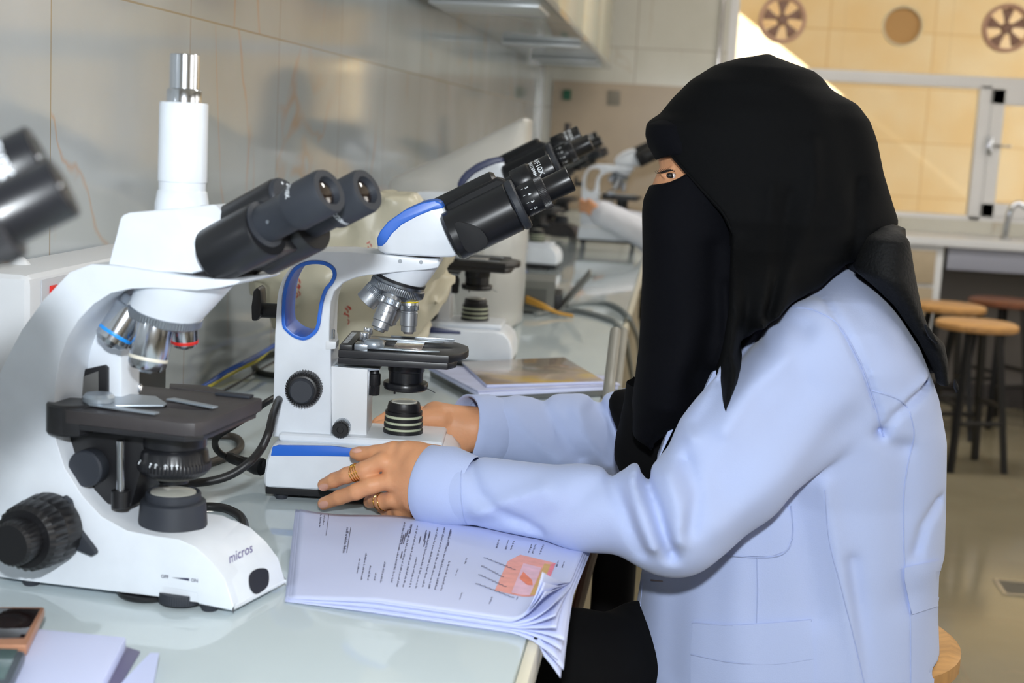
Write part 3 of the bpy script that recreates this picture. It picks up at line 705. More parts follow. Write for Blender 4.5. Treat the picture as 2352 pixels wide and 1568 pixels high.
def loft_profiles(levels, bev=0, seg=2):
    """levels: [(profile, s)] with equal point counts, joined into one closed solid"""
    bm = bmesh.new(); rows = [[bm.verts.new((p[0], s, p[1])) for p in pr] for pr, s in levels]
    for a, b in zip(rows, rows[1:]):
        n = len(a)
        for k in range(n): bm.faces.new((a[k], a[(k+1) % n], b[(k+1) % n], b[k]))
    bm.faces.new(rows[0][::-1]); bm.faces.new(rows[-1])
    return bevel(bm, bev, seg)
def flatplate(pts, z0_, z1_, bev=.001, hole=None):
    b_ = prism(pts, z0_, z1_, 0, hole=hole)
    for v in b_.verts: v.co = Vector((v.co.x, v.co.z, v.co.y))
    return bevel(b_, bev, 2)
def paint_px(bm, fn, f, target, up=.0003):
    """lay a flat word on a surface seen at given pixels; target: object in the frame's own space"""
    tb = bmesh.new()
    for q in (target if isinstance(target, (list, tuple)) else [target]): tb.from_mesh(q.data)
    tree = BVHTree.FromBMesh(tb)
    Mi = (Matrix.Translation(f.o) @ Matrix.Rotation(f.rz, 4, 'Z')).inverted(); o_ = Mi @ CAM; R_ = Mi.to_3x3()
    for v in bm.verts:
        u, w_ = fn(v.co.x, v.co.y); d = (R_ @ ray(u, w_)).normalized(); h = tree.ray_cast(o_, d)
        v.co = h[0]+h[1]*up if h[0] else o_+d*1.3
    tb.free(); return bm

# ------------------------------------------------------------------ trinocular microscope (front left)
def trinocular():
    rz = math.radians(-7.5)
    f = Frame(onz(-20, 1327, BZ+.008), rz); f.o = f.o+f.L*.055; f.o.z = BZ
    t = root('microscope', 'white trinocular microscope with upright camera tube, standing empty at front left', 'microscope', f.o, rz, 'microscopes along the bench')
    P = f.prof
    S0 = -.045
    top = [(210, 606), (255, 609), (440, 636), (505, 641), (548, 643), (552, 647), (540, 653), (505, 661), (450, 667), (400, 664), (345, 661), (300, 663), (255, 673), (215, 698), (180, 735), (155, 775), (138, 820), (128, 880), (124, 940), (128, 1010), (148, 1075), (187, 1137), (232, 1186), (292, 1219), (356, 1231), (412, 1239), (450, 1257), (487, 1291), (517, 1331), (536, 1392), (532, 1402), (455, 1386), (452, 1362), (375, 1347), (370, 1371), (60, 1334), (-20, 1322), (-42, 1270), (-50, 1150), (-42, 1000), (-12, 880), (12, 830), (50, 757), (100, 688), (160, 625)]
    k = top.index((187, 1137)); pr = P(top, S0)
    ctr = pr
    arm = obj('arm_and_base', prism(pr, S0, -S0, .006, 3), M_WHITE, t)
    # wider foot of the base
    z0 = .009
    bp = [(p[0], max(p[1], z0)) for p in pr[k+2:k+9]]
    lo = [(p[0]+.004, p[1]-.001) for p in bp]
    foot = [(pr[36][0]+.01, z0)]+[(bp[0][0]-.08, .05)]+[(p[0], p[1]-.004) for p in bp]+[(bp[-1][0], z0)]
    obj('base_flank', loft_profiles([(foot, -.0445), ([(q_[0]+(.012 if i_ > 1 else 0), q_[1]) for i_, q_ in enumerate(foot)], .047)], .006, 3), M_WHITE, arm)
    for sx, sy in ((.03, -.035), (.03, .035), (.215, -.035), (.215, .04)): obj('foot', lathe([(.007, 0), (.009, .004), (.009, .011)], (sx, sy, 0), (0, 0, 1), 20), M_RUBBER, t)
    # light dial under the base edge
    q = f.P(420, 1362, -.028); obj('brightness_dial', lathe([(.021, 0), (.0215, .001), (.0215, .009), (.021, .01)], (q.x, -.03, .0035), (0, 0, 1), rib={1, 2}, nrib=60, amp=.0005), M_RUBBER, t)
    q = f.P(330, 1370, -.03); obj('cord_winder', lathe([(.026, 0), (.028, .002), (.028, .005)], (q.x, -.022, .002), (0, 0, 1), 40), M_BLACKP, t)
    # inner column with the black guide plate
    blk = P([(300, 664), (262, 690), (228, 722), (204, 765), (182, 808), (135, 832), (126, 985), (279, 985), (279, 860), (279, 760), (292, 700)], .008)
    obj('inner_column', prism(blk, .008, .044, .003), M_WHITE, arm)
    gp = obj('guide_plate', prism(P([(140, 868), (146, 858), (243, 837), (250, 843), (250, 985), (138, 985)], .007), .0035, .0085, .001), M_BLACKP, t)
    obj('guide_window', prism(P([(158, 876), (226, 852), (226, 985), (158, 985)], .003), .0028, .004, .0003), mat('grey_guide', rgb(104, 104, 102), .5), gp)
    # head
    hs = -.036
    n1 = [(249, 607), (258, 572), (267, 540), (276, 503), (282, 494), (296, 488), (400, 479), (412, 500), (440, 562), (474, 618), (436, 638), (340, 621)]
    n2 = [(249, 607), (258, 572), (267, 540), (276, 503), (282, 494), (296, 488), (470, 471), (497, 500), (500, 560), (492, 618), (484, 632), (340, 621)]
    A1 = P(n1, hs); A2 = P(n2, hs); A1 = [(a, b if i not in (10,) else A2[10][1]) for i, (a, b) in enumerate(A1)]
    head = obj('head', loft_profiles([(A1, hs), (A2, hs+.02), (A2, -hs-.02), (A1, -hs)], .004, 3), M_WHITE, t)
    hb = [(p[0]+.002, p[1]) for p in (A1[0], A2[10])]
    obj('head_seam', prism([(A1[0][0]+.004, A1[0][1]-.0035), (A2[10][0]-.002, A2[10][1]-.003), (A2[10][0]-.002, A2[10][1]+.002), (A1[0][0]+.004, A1[0][1]+.002)], hs+.003, -hs-.003), M_BLACKP, head)
    # camera tube
    c0 = f.P(418, 470, 0); Z = lambda v: f.P(418, v, 0).z-c0.z
    obj('tube_collar', lathe([(.0245, Z(486)), (.0245, Z(470)), (.0235, Z(455)), (.0225, Z(440)), (.0212, Z(436)), (.0212, Z(418))], (c0.x, 0, c0.z), (0, 0, 1), 48), M_WHITE, t)
    ct = obj('camera_tube', lathe([(.0205, Z(419)), (.0222, Z(416)), (.0218, Z(238)), (.0208, Z(235))], (c0.x, 0, c0.z), (0, 0, 1), 48), M_WHITE, t)
    obj('chrome_tube', lathe([(.0158, Z(237)), (.0158, Z(208)), (.0150, Z(205)), (.0134, Z(203)), (.0134, Z(126)), (.0128, Z(124))], (c0.x, 0, c0.z), (0, 0, 1), 48), M_CHROME, ct)
    # binocular
    S = ony(505, 570, 1.225); E = ony(757, 437, 1.18)
    Mi = (Matrix.Translation(f.o) @ Matrix.Rotation(rz, 4, 'Z')).inverted()
    S, E = Mi @ S, Mi @ E; ax = (E-S).normalized(); L_ = (E-S).length
    pair = ax.cross(Vector((0, 0, 1))).normalized(); pair = -pair if pair.y < 0 else pair
    pair *= .056; upv = pair.cross(ax).normalized(); upv = upv if upv.z > 0 else -upv
    bb = obj('binocular_body', lathe([(.020, -.012), (.026, -.006), (.026, L_*.40), (.0245, L_*.42)], S-upv*.004, ax, 48), M_BLACK, t)
    obj('tube_housing', lathe([(.020, -.002), (.026, .004), (.026, L_*.46), (.0245, L_*.48)], S+pair-upv*.004, ax, 48), M_BLACK, bb)
    def obox(c, a, b, d, x0, x1, y0, y1, z0_, z1_, bev):
        bm = box((x0, y0, z0_), (x1, y1, z1_), bev)
        for v in bm.verts: q = v.co.copy(); v.co = c+a*q.x+b*q.y+d*q.z
        return bm
    pn = pair.normalized()
    obj('hinge_block', obox(S+pair*.5, ax, pn, upv, -.02, L_*.40, -.026, .026, -.024, .024, .004), M_BLACK, bb)
    obj('hinge_barrel', lathe([(.017, -.002), (.019, 0), (.019, L_*.46), (.018, L_*.48)], S+pair*.5+upv*.022, ax, 40), M_BLACK, bb)
    dl = obj('distance_dial', lathe([(.0178, L_*.47), (.0178, L_*.475+.003), (.016, L_*.475+.005)], S+pair*.5+upv*.022, ax, 40), M_RUBBER, bb)
    bm = bmesh.new()
    for k_ in range(7):
        a = 2*math.pi*k_/11; c = S+pair*.5+upv*.022+ax*(L_*.475+.0052)+(upv*math.cos(a)+pn*math.sin(a))*.0118
        add(bm, cyl(c, c+ax*.0003, .0014, 8, .0001))
    obj('dial_marks', bm, M_INK, dl)
    obj('pivot_ring', lathe([(.0135, -.006), (.0145, 0), (.0145, .005), (.0125, .006)], f.P(468, 508, -.012), Vector((.8, -.5, .1)), 32), M_BLACKP, head)
    for k_ in range(2):
        c = S+pair*k_
        ep = obj('eyepiece', lathe([(.0215, L_*.38), (.0215, L_*.43), (.0175, L_*.44), (.0172, L_*.66), (.0195, L_*.69), (.0203, L_*.71), (.0203, L_-.004), (.0190, L_), (.013, L_), (.011, L_-.006)], c, ax, 48), M_RUBBER, t)
        obj('ocular_lens', lathe([(.0118, L_-.0055), (.009, L_-.0035), (.004, L_-.0025)], c, ax, 32), M_LENS, ep)
        sd = (-pn if k_ == 0 else (-pn-upv*.6))
        b2 = wrap_text('WF10X' if k_ == 0 else 'WF10X/20mm', .006, c, ax, (upv-pn*.35) if k_ == 0 else (-pn+upv*.35), .0203, L_*.76, .0002); obj('marking', b2, M_INK, ep, fix=False)
        obj('set_screw', lathe([(.0016, 0), (.0016, .001)], c+ax*(L_*.55)-pn*.0168-upv*.004, -pn, 12), M_STEEL, ep)
    # nosepiece
    nd = Vector((-.25, .06, -.96)).normalized()
    nc = f.P(378, 722, 0)
    tp = f.P(400, 664, 0); bm = bmesh.new(); rows = []
    for s_ in np.linspace(0, 1, 6):
        c = (tp+Vector((.012, 0, .006))).lerp(nc-nd*.004, s_); r_ = .043+(.034-.043)*s_; n_ = Vector((0, 0, -1)).lerp(nd, s_).normalized()
        x_ = Vector((0, 1, 0)); x_ = (x_-n_*x_.dot(n_)).normalized(); y_ = n_.cross(x_)
        rows.append([bm.verts.new(c+(x_*math.cos(a)+y_*math.sin(a))*r_) for a in np.linspace(0, 2*math.pi, 48, endpoint=False)])
    for a, b in zip(rows, rows[1:]):
        for k_ in range(48): bm.faces.new((a[k_], a[(k_+1) % 48], b[(k_+1) % 48], b[k_]))
    bm.faces.new(rows[0]); bm.faces.new(rows[-1][::-1])
    obj('nosepiece_housing', bm, M_WHITE, t)
    obj('nosepiece', lathe([(.034, -.005), (.0355, -.004), (.0355, .003), (.034, .004), (.02, .010)], nc, nd, rib={1, 2}, nrib=80, amp=.0005), M_STEEL, t)
    for pa, pb_, r, band, bc, s0, s1 in (((305, 706), (250, 790), .0165, .72, M_LBLUE, -.01, -.022), ((362, 722), (335, 850), .0178, .78, M_CREAM, -.016, -.024), ((423, 730), (425, 796), .0125, .8, M_RED, .012, .016), ((300, 745), (262, 808), .013, .8, M_CREAM, .022, .03)):
        a, b = f.P(pa[0], pa[1], s0), f.P(pb_[0], pb_[1], s1); d = (b-a).normalized(); l = (b-a).length
        ob = obj('objective', lathe([(r*.86, -.008), (r*.86, 0), (r*.95, .001), (r, l*.1), (r, l*.88), (r*.8, l*.98), (r*.45, l), (r*.3, l*1.0+.002)], a, d, 44), M_CHROME, t)
        obj('color_ring', lathe([(r*1.0, l*band-.0016), (r*1.012, l*band-.0012), (r*1.012, l*band+.0012), (r*1.0, l*band+.0016)], a, d, 44), bc, ob)
    # stage
    zt = .178
    q = [f.flat(u, v, zt) for u, v in ((210, 934), (450, 972), (649, 912), (628, 899), (465, 868))]
    x0, x1, y0, y1 = .078, q[1].x+.004, q[1].y-.004, q[1].y+.138
    so = [(x0, y0), (x1-.016, y0), (x1-.005, y0+.004), (x1, y0+.016), (x1, y1-.004), (x1-.004, y1), (x0, y1)]
    hc = (x0+.078, y0+.066); hole = [(hc[0]+.032*math.cos(a), hc[1]+.011*math.sin(a)) for a in np.linspace(0, 2*math.pi, 36, endpoint=False)]
    stg = obj('stage', flatplate(so, zt-.0125, zt, .0015, hole), M_DUST, t)
    obj('stage_skirt', flatplate([(x0+.002, y0+.002), (x1-.014, y0+.002), (x1-.002, y0+.016), (x1-.002, y1-.012), (x0, y1-.004)], zt-.018, zt-.0128, .001), M_STAGE, stg)
    obj('well_floor', box((hc[0]-.036, hc[1]-.015, zt-.0122), (hc[0]+.036, hc[1]+.015, zt-.009)), M_BLACKP, stg)
    kq = (x0-.002, y0+.022); obj('carriage_housing', lathe([(.020, zt-.026), (.0215, zt-.024), (.0215, zt+.001), (.020, zt+.003)], (kq[0]-.006, kq[1], 0), (0, 0, 1), 48), M_STAGE, stg)
    obj('carriage_housing', box((kq[0]-.006, kq[1]-.021, zt-.024), (x0+.014, kq[1]+.02, zt+.0005), .002), M_STAGE, stg)
    obj('clip_base', flatplate([(x0+.006, y0+.03), (x0+.03, y0+.024), (x0+.072, y0+.05), (x0+.07, y0+.06), (x0+.045, y0+.086), (x0+.012, y0+.082)], zt+.0012, zt+.003, .0005), M_SLIVER2, stg)
    obj('clip_arm', flatplate([(x0+.01, y0+.02), (x0+.03, y0+.017), (x0+.083, y0+.012), (x0+.084, y0+.020), (x0+.05, y0+.022), (x0+.02, y0+.03)], zt+.0015, zt+.0033, .0005), M_SLIVER2, stg)
    obj('clip_arm', flatplate([(x0+.06, y0+.078), (x0+.116, y0+.062), (x0+.118, y0+.070), (x0+.064, y0+.087)], zt+.0015, zt+.0033, .0005), M_SLIVER2, stg)
    obj('clip_pivot', lathe([(.013, 0), (.0145, .002), (.0145, .006), (.012, .009)], (x0+.014, y0+.034, zt+.002), (0, 0, 1), 32), M_SLIVER2, stg)
    for dx, dy in ((.012, .07), (.02, .1)): obj('screw', lathe([(.003, 0), (.003, .006), (.002, .008)], (x0+dx, y0+dy, zt+.002), (0, 0, 1), 16), M_CHROME, stg)
    obj('limb_plate', flatplate([(x0+.03, y1), (x0+.02, y1+.02), (x0+.055, y1+.028), (x0+.085, y1+.012), (x0+.085, y1)], zt-.004, zt+.001, .001), M_DUST, stg)
    obj('ruler_edge', box((x0+.085, y1-.012, zt), (x1-.01, y1-.001, zt+.003), .001), M_RUBBER, stg)
    # focus block, rod, knobs under the stage
    obj('focus_block', prism(P([(150, 985), (330, 1000), (330, 1060), (300, 1165), (240, 1158), (195, 1120), (160, 1070)], -.022), -.022, .03, .003), M_BLACKP, t)
    q = f.P(277, 1010, -.03); q1 = f.P(277, 1150, -.03); obj('stage_rod', cyl(q1, q, .004), M_CHROME, t)
    obj('rod_knob', cyl(f.P(277, 1165, -.03), f.P(277, 1125, -.03), .0085), M_BLACKP, t)
    q = f.P(216, 1068, -.02); obj('side_knob', lathe([(.0155, 0), (.0175, -.003), (.0175, -.016), (.016, -.018)], q, (0, 1, 0), 40), M_RUBBER, t)
    # condenser
    cx = f.P(400, 1050, 0).x; zz = lambda v: f.P(400, v, 0).z
    cn = obj('condenser', lathe([(.030, zt-.018), (.030, zz(1020)), (.0285, zz(1024)), (.0315, zz(1032)), (.0325, zz(1050)), (.0345, zz(1056)), (.0345, zz(1072)), (.030, zz(1084)), (.024, zz(1092)), (.014, zz(1094)), (.014, zz(1106))], (cx, 0, 0), (0, 0, 1), rib={5, 6}, nrib=60, amp=.0006), M_BLACK, t)
    bm = bmesh.new()
    for k_, dg in enumerate((-130, -102, -92, -76, -66, -58)):
        a = math.radians(dg); r_ = .0328; c = Vector((cx+r_*math.cos(a), r_*math.sin(a), zz(1052))); c2 = Vector((c.x, c.y, zz(1058)))
        add(bm, cyl(c, c+Vector((math.cos(a), math.sin(a), 0))*.0002, .0016, 8, .0001)); add(bm, cyl(c2+Vector((math.cos(a), math.sin(a), 0))*.002, c+Vector((math.cos(a), math.sin(a), 0))*.0008, .0006, 6, .0001))
    obj('scale_marks', bm, M_INK, cn)
    # field lamp
    lm = obj('field_lamp', lathe([(.032, zz(1210)), (.0325, zz(1208)), (.0305, zz(1150)), (.029, zz(1147)), (.026, zz(1146)), (.026, zz(1132)), (.0245, zz(1127)), (.0235, zz(1127)), (.0225, zz(1134))], (cx, 0, 0), (0, 0, 1), 56), M_RUBBER, t)
    obj('lens', lathe([(.0228, zz(1136)), (.021, zz(1128)), (.013, zz(1124)), (.004, zz(1122))], (cx, 0, 0), (0, 0, 1), 48), M_LAMPGLASS, lm)
    # coarse focus knob (near side), leaning out of the arm
    q = f.P(118, 1210, -.05); d = Vector((-.02, -1, 0))
    kn = obj('coarse_knob', lathe([(.030, -.002), (.033, .0), (.034, .004), (.033, .018), (.0315, .02), (.031, .021), (.033, .023), (.031, .04), (.027, .044)], q, d, rib={2, 3, 6, 7}, nrib=26, amp=.0012), M_BLACKP, t)
    obj('fine_knob', lathe([(.020, .043), (.021, .046), (.0205, .062), (.018, .065)], q, d, rib={1, 2}, nrib=30, amp=.0006), M_BLACKP, kn)
    obj('tension_lever', prism(P([(145, 1138), (160, 1150), (180, 1215), (216, 1262), (220, 1272), (210, 1277), (175, 1262), (135, 1270), (118, 1215)], -.052), -.053, -.046, .0015), M_RUBBER, kn)
    # printing and socket on the front flank
    fn = lambda x, y: (528+x*1000*.62+y*-120, 1290-x*1000*.235-y*1500)
    txt = text2d('micros', .030, .0004)
    obj('brand_lettering', paint_px(txt, lambda x, y: (526+x*660-y*60, 1294-x*330-y*1050), f, [arm, bpy.data.objects['base_flank']]), mat('violet_print', rgb(110, 105, 150), .5), t, fix=False)
    sk = smooth_loop([(572, 1320), (590, 1306), (612, 1307), (617, 1325), (612, 1348), (588, 1364), (573, 1350)], 4)
    sb = bmesh.new(); vs2 = [sb.verts.new((p[0], p[1], 0)) for p in sk]; sb.faces.new(vs2); bmesh.ops.triangulate(sb, faces=sb.faces)
    bmesh.ops.subdivide_edges(sb, edges=sb.edges, cuts=2, use_grid_fill=True)
    obj('socket', paint_px(sb, lambda x, y: (x, y), f, [arm, bpy.data.objects['base_flank']], .0006), M_BLACKP, t, fix=False)
    txt = text2d('OFF', .010, .0002); add(txt, (lambda b: (bmesh.ops.translate(b, verts=b.verts, vec=(.069, 0, 0)), b)[1])(text2d('ON', .010, .0002)))
    tri = bmesh.new(); tri.faces.new([tri.verts.new(p) for p in ((.024, .0032, 0), (.065, .001, 0), (.065, .0065, 0))]); add(txt, tri)
    obj('switch_lettering', paint_px(txt, lambda x, y: (370+x*1000, 1326+x*130-y*1100), f, arm), M_INKD, t, fix=False)
    return t, f
TRI, TF = trinocular()

# ------------------------------------------------------------------ further microscopes down the bench (copies)
def place(src, sf, ref, s, target, y, rz, label, scale=1.0, recolor=None):
    h = sf.P(ref[0], ref[1], s)*scale; c = Vector((h.x*math.cos(rz)-h.y*math.sin(rz), h.x*math.sin(rz)+h.y*math.cos(rz), 0))
    p = ony(target[0], target[1], y)
    o = copy_tree(src, (p.x-c.x, y-c.y, BZ), rz, label); o.scale = (scale,)*3
    if recolor:
        def rec(q):
            for k in kids(q):
                if k.type == 'MESH' and k.material_slots and k.material_slots[0].material in recolor[:-1]:
                    k.material_slots[0].link = 'OBJECT'; k.material_slots[0].material = recolor[-1]
                rec(k)
        rec(o)
    return o
bpy.context.view_layer.update()
place(SCOPE, SF, (1317, 413), -.036, (165, 440), .66, math.radians(16), 'microscope mostly outside the frame, only its blurred black eyepiece showing at the left edge', 1.03)
place(SCOPE, SF, (962, 527), 0, (1118, 408), 2.70, math.radians(2), 'white microscope with navy blue cap directly behind the one being used', 1.1, (M_BLUE, M_DBLUE))
place(SCOPE, SF, (1317, 413), -.036, (1384, 330), 4.75, math.radians(-4), 'distant microscope with white base behind the plastic dust cover', 1.1, (M_BLUE, M_DBLUE))
place(TRI, TF, (418, 125), 0, (1302, 292), 6.3, math.radians(-10), 'farthest microscope with a dark upright tube, near the end wall', 1.0, (M_WHITE, M_CHROME, M_DUST))
place(SCOPE, SF, (962, 527), 0, (1440, 372), 6.1, math.radians(0), 'distant white microscope with curved handle, held by the person behind the headscarf', 1.12, (M_BLUE, M_WHITE2))

# ------------------------------------------------------------------ plastic covers
def plastic(name, col, alpha, rough=.25):
    m = mat(name, col, rough, spec=.5, bump=.9, bscale=16, detail=4)
    b = m.node_tree.nodes['Principled BSDF']; b.inputs['Alpha'].default_value = alpha
    return m
M_FILM = plastic('milky_plastic_film', rgb(222, 222, 218), .62)
M_CRUMP = plastic('cream_crumpled_plastic', rgb(206, 200, 178), .96, .35)
def fold_noise(v, amp, seed, freq):
    r = np.random.RandomState(seed); d = 0
    for k in range(7):
        a = r.normal(size=3)*freq*(1+.6*k); ph = r.rand()*6
        q = np.sin(v.x*a[0]+v.y*a[1]+v.z*a[2]+ph); d = d + (1-np.abs(q))*amp/(1+.5*k)
    return (d-amp*1.8).astype(np.float32)
def cover(name, label, cat, yc, ry, left, right, m, h=.012, amp=.012, seed=1, freq=16):
    L_ = [(ony(u, v, yc).z, ony(u, v, yc).x) for u, v in left]; R_ = [(ony(u, v, yc).z, ony(u, v, yc).x) for u, v in right]
    zt = max(q[0] for q in L_+R_)
    v = Vol((min(q[1] for q in L_)-.06, yc-max(q[1] for q in ry)-.06, BZ-.03), (max(q[1] for q in R_)+.06, yc+max(q[1] for q in ry)+.06, zt+.03), h)
    d = v.loft(L_, R_, [(0, yc)], ry, 2.6); d = np.maximum(d, v.z-zt+.004); d = d+fold_noise(v, amp, seed, freq)
    v.f = np.maximum(d, BZ+.001-v.z).astype(np.float32)
    o = obj(name, v.bm(1), m, label=label, cat=cat, ang=60)
    return o
dc = cover('dust_cover', 'milky clear plastic dust cover with a pointed top behind the navy-capped microscope', 'plastic cover', 3.3, [(.8, .14), (1.15, .13), (1.32, .06)],
      [(1060, 760), (1040, 600), (990, 500), (915, 452), (900, 430), (910, 408), (1000, 366), (1100, 322), (1212, 268)], [(1192, 760), (1208, 560), (1216, 400), (1219, 268)], M_FILM, .010, .003, 3, 7)
cc = cover('plastic_bag', 'crumpled cream plastic bag with red marks lying behind the held microscope', 'bag', 2.38, [(.8, .09), (1.0, .08), (1.2, .05)],
      [(680, 800), (620, 690), (570, 620), (600, 560), (760, 480), (880, 452)], [(960, 800), (1010, 640), (1020, 560), (1000, 490), (950, 450)], M_CRUMP, .010, .010, 8, 17)
bm = bmesh.new(); rr = random.Random(3)
f0 = Frame((0, 0, 0), 0)
for cx, cy, n_ in ((683, 650, 9), (845, 576, 5), (795, 720, 7), (930, 545, 3)):
    for k in range(n_):
        a = [(cx+rr.uniform(-5, 5), cy-20+k*5+rr.uniform(-3, 3)) for _ in range(1)][0]; b = (a[0]+rr.uniform(-9, 9), a[1]+rr.uniform(4, 12))
        add(bm, tube([(a[0], 0, a[1]), ((a[0]+b[0])/2+3, 0, (a[1]+b[1])/2), (b[0], 0, b[1])], 1.3, 4, 3))
for v in bm.verts: v.co = Vector((v.co.x, v.co.z, 0))
obj('red_marks', paint_px(bm, lambda x, y: (x, y), f0, cc, .001), M_RED, cc, fix=False)

# ------------------------------------------------------------------ things lying on the bench
r_ = root('power_box', 'white power appliance box with small red light at the left edge by the wall', 'appliance', (-.731, 1.65, BZ))
obj('case', box((-.037, -.2, 0), (.047, .22, .270), .012, 3), M_WHITE2, r_)
obj('side_panel', box((.047, -.17, .03), (.0485, .2, .262), .001), mat('pale_grey_panel', rgb(196, 198, 204), .4), r_)
obj('indicator_light', box((.0475, -.152, .236), (.0525, -.134, .254), .002), mat('red_lamp', rgb(228, 30, 20), .3), r_)
obj('black_socket_block', box((.0495, .0, .03), (.075, .15, .15), .004), M_BLACKP, r_)
obj('cap', lathe([(.012, 0), (.004, .008)], (-.01, -.10, .270), (0, 0, 1), 16), M_WHITE2, r_)

def strip_cable(name, pts, r, m, label, parent=None):
    o = obj(name, tube(pts, r, 12, 10), m, parent)
    if not parent: tag(o, label, 'cable')
    return o
on = lambda u, v, z=.006: onz(u, v, BZ+z)
def Y(u, v, y): return ony(u, v, y)
pc = strip_cable('power_cable', [Y(604, 1066, 1.665), Y(575, 1062, 1.668), Y(545, 1056, 1.67), Y(508, 1042, 1.66), Y(494, 1022, 1.65), Y(500, 1002, 1.64), Y(530, 982, 1.65), Y(570, 955, 1.66), Y(610, 925, 1.68), Y(660, 900, 1.76), Y(700, 900, 1.9)], .0042, M_CABLE, 'black power cord plugged into the back of the held microscope')
obj('plug', tube([Y(602, 1072, 1.664), Y(580, 1068, 1.668), Y(560, 1062, 1.669)], .010, 12, 4, rs=[.011, .011, .0085, .0075]), M_BLACKP, pc)
obj('strain_relief', tube([Y(562, 1063, 1.67), Y(520, 1047, 1.663)], .0066, 10, 4, rs=[.0078, .0066, .0078, .006, .0074, .0052]), M_BLACKP, pc)
strip_cable('power_cable', [Y(700, 880, 1.72), Y(650, 905, 1.66), Y(628, 950, 1.56), Y(618, 990, 1.53), Y(600, 1030, 1.52), Y(572, 1062, 1.5), Y(530, 1090, 1.49), Y(480, 1105, 1.48), Y(420, 1110, 1.47), Y(340, 1112, 1.46)], .0048, M_CABLE, 'thick black cord curving in front of the plug toward the trinocular microscope')
strip_cable('power_cable', [on(430, 1000), on(500, 1000), on(538, 1003), on(553, 1018), on(545, 1035), on(510, 1052), on(470, 1065), on(400, 1085)], .0052, mat('brown_black_cable', rgb(56, 50, 44), .5), 'dull brown-black cord lying on the bench behind the lamp')
strip_cable('power_cable', [on(440, 1165), on(485, 1163), on(520, 1168), on(548, 1182), on(560, 1200), on(562, 1225)], .005, M_CABLE, 'short black cord coming out behind the trinocular base')
strip_cable('network_cable', [on(440, 905), on(490, 873, .01), on(520, 853, .02), on(560, 833, .03), on(600, 812, .03), on(640, 788, .03), on(700, 760, .02)], .0042, mat('blue_cable', rgb(40, 84, 170), .4), 'blue cable running along the foot of the tiled wall')
strip_cable('network_cable', [on(440, 915), on(500, 875, .006), on(545, 850, .01), on(590, 828, .02), on(632, 793, .03), on(700, 750, .03)], .0034, mat('yellow_cable', rgb(190, 180, 50), .4), 'yellow-green cable running along the foot of the tiled wall')
strip_cable('power_cable', [on(760, 812), on(680, 808), on(632, 812), on(596, 822), on(584, 838), on(596, 854), on(632, 862), on(700, 862)], .0056, mat('dark_green_cable', rgb(40, 44, 38), .5), 'dark looped cord on the bench behind the held microscope')
strip_cable('thin_wire', [on(500, 905), on(545, 880), on(590, 852), on(640, 825), on(700, 790)], .002, M_CABLE, 'thin black wire below the yellow cable by the wall')
r_ = root('power_adapter', 'black power adapter lying behind the blue handled microscope', 'adapter', on(790, 790, 0))
obj('case', box((-.05, -.03, 0), (.05, .03, .03), .004), M_BLACKP, r_); obj('cord', tube([(.05, 0, .015), (.09, -.01, .006), (.13, .02, .004), (.18, .0, .004)], .003, 8), M_CABLE, r_)

# grey lamp transformer with its lid propped open
p = on(1200, 722, 0)
r_ = root('transformer_box', 'grey metal transformer box with a tilted flap and yellow leads', 'transformer', (-.36, 3.62, BZ), math.radians(4))
obj('case', box((-.11, -.08, .004), (.07, .10, .085), .004), M_GREY, r_)
obj('front_panel', box((-.06, -.083, .015), (.05, -.08, .065), .001), mat('dark_grey_panel', rgb(84, 88, 86), .5), r_)
bmx = box((-.003, -.08, 0), (.003, .10, .12), .001)
for v in bmx.verts: v.co = Matrix.Rotation(math.radians(38), 3, 'Y') @ v.co + Vector((.085, 0, .01))
obj('flap', bmx, M_GREY, r_); obj('dark_inside', box((.07, -.07, .01), (.09, .08, .05), .001), M_BLACKP, r_)
for k in range(3): obj('yellow_lead', tube([(.0, -.083, .03+.006*k), (.04, -.11, .022+.004*k), (.08, -.12, .012), (.12, -.125, .006)], .004, 8), mat('ochre_lead', rgb(200, 150, 60), .5), r_)
obj('cloth', None or box((-.15, .12, 0), (-.02, .2, .09), .03, 3), mat('blue_cloth', rgb(44, 66, 108), .8, bump=.6, bscale=20), None, 'small dark blue cloth bundle behind the grey transformer', 'cloth').location = (-.36, 3.66, BZ)
bpy.data.objects['cloth'].name = 'blue_cloth'
M_GC = mat('grey_cable', rgb(128, 134, 134), .5)
for k, (a, lab) in enumerate(((0, 'grey cable over the bench edge, nearer to the camera of the pair'), (1, 'grey cable over the bench edge, farther of the pair'))):
    pts = ([on(1230, 722), on(1290, 712), on(1340, 716), on(1400, 733), on(1418, 745), onx(1434, 770, -.088), onx(1446, 830, -.085), onx(1456, 900, -.085), onx(1462, 1000, -.08)] if k == 0 else
           [on(1300, 700), on(1350, 694), on(1400, 698), on(1432, 715), onx(1450, 740, -.088), onx(1466, 790, -.085), onx(1470, 860, -.085), onx(1470, 950, -.08)])
    strip_cable('hanging_cable', pts, .0065, M_GC, lab)
for k, u in enumerate((1398, 1416)):
    a = onx(u+10, 800, -.085)
    strip_cable('hanging_pipe', [onx(u+16, 760, -.08), onx(u+8, 830, -.08), onx(u, 900, -.08), onx(u-6, 980, -.08)], .009, mat('grey_pipe', rgb(140, 138, 130), .4), 'pale grey conduit beside the bench edge, %s of the two' % ('nearer' if k == 0 else 'farther'))

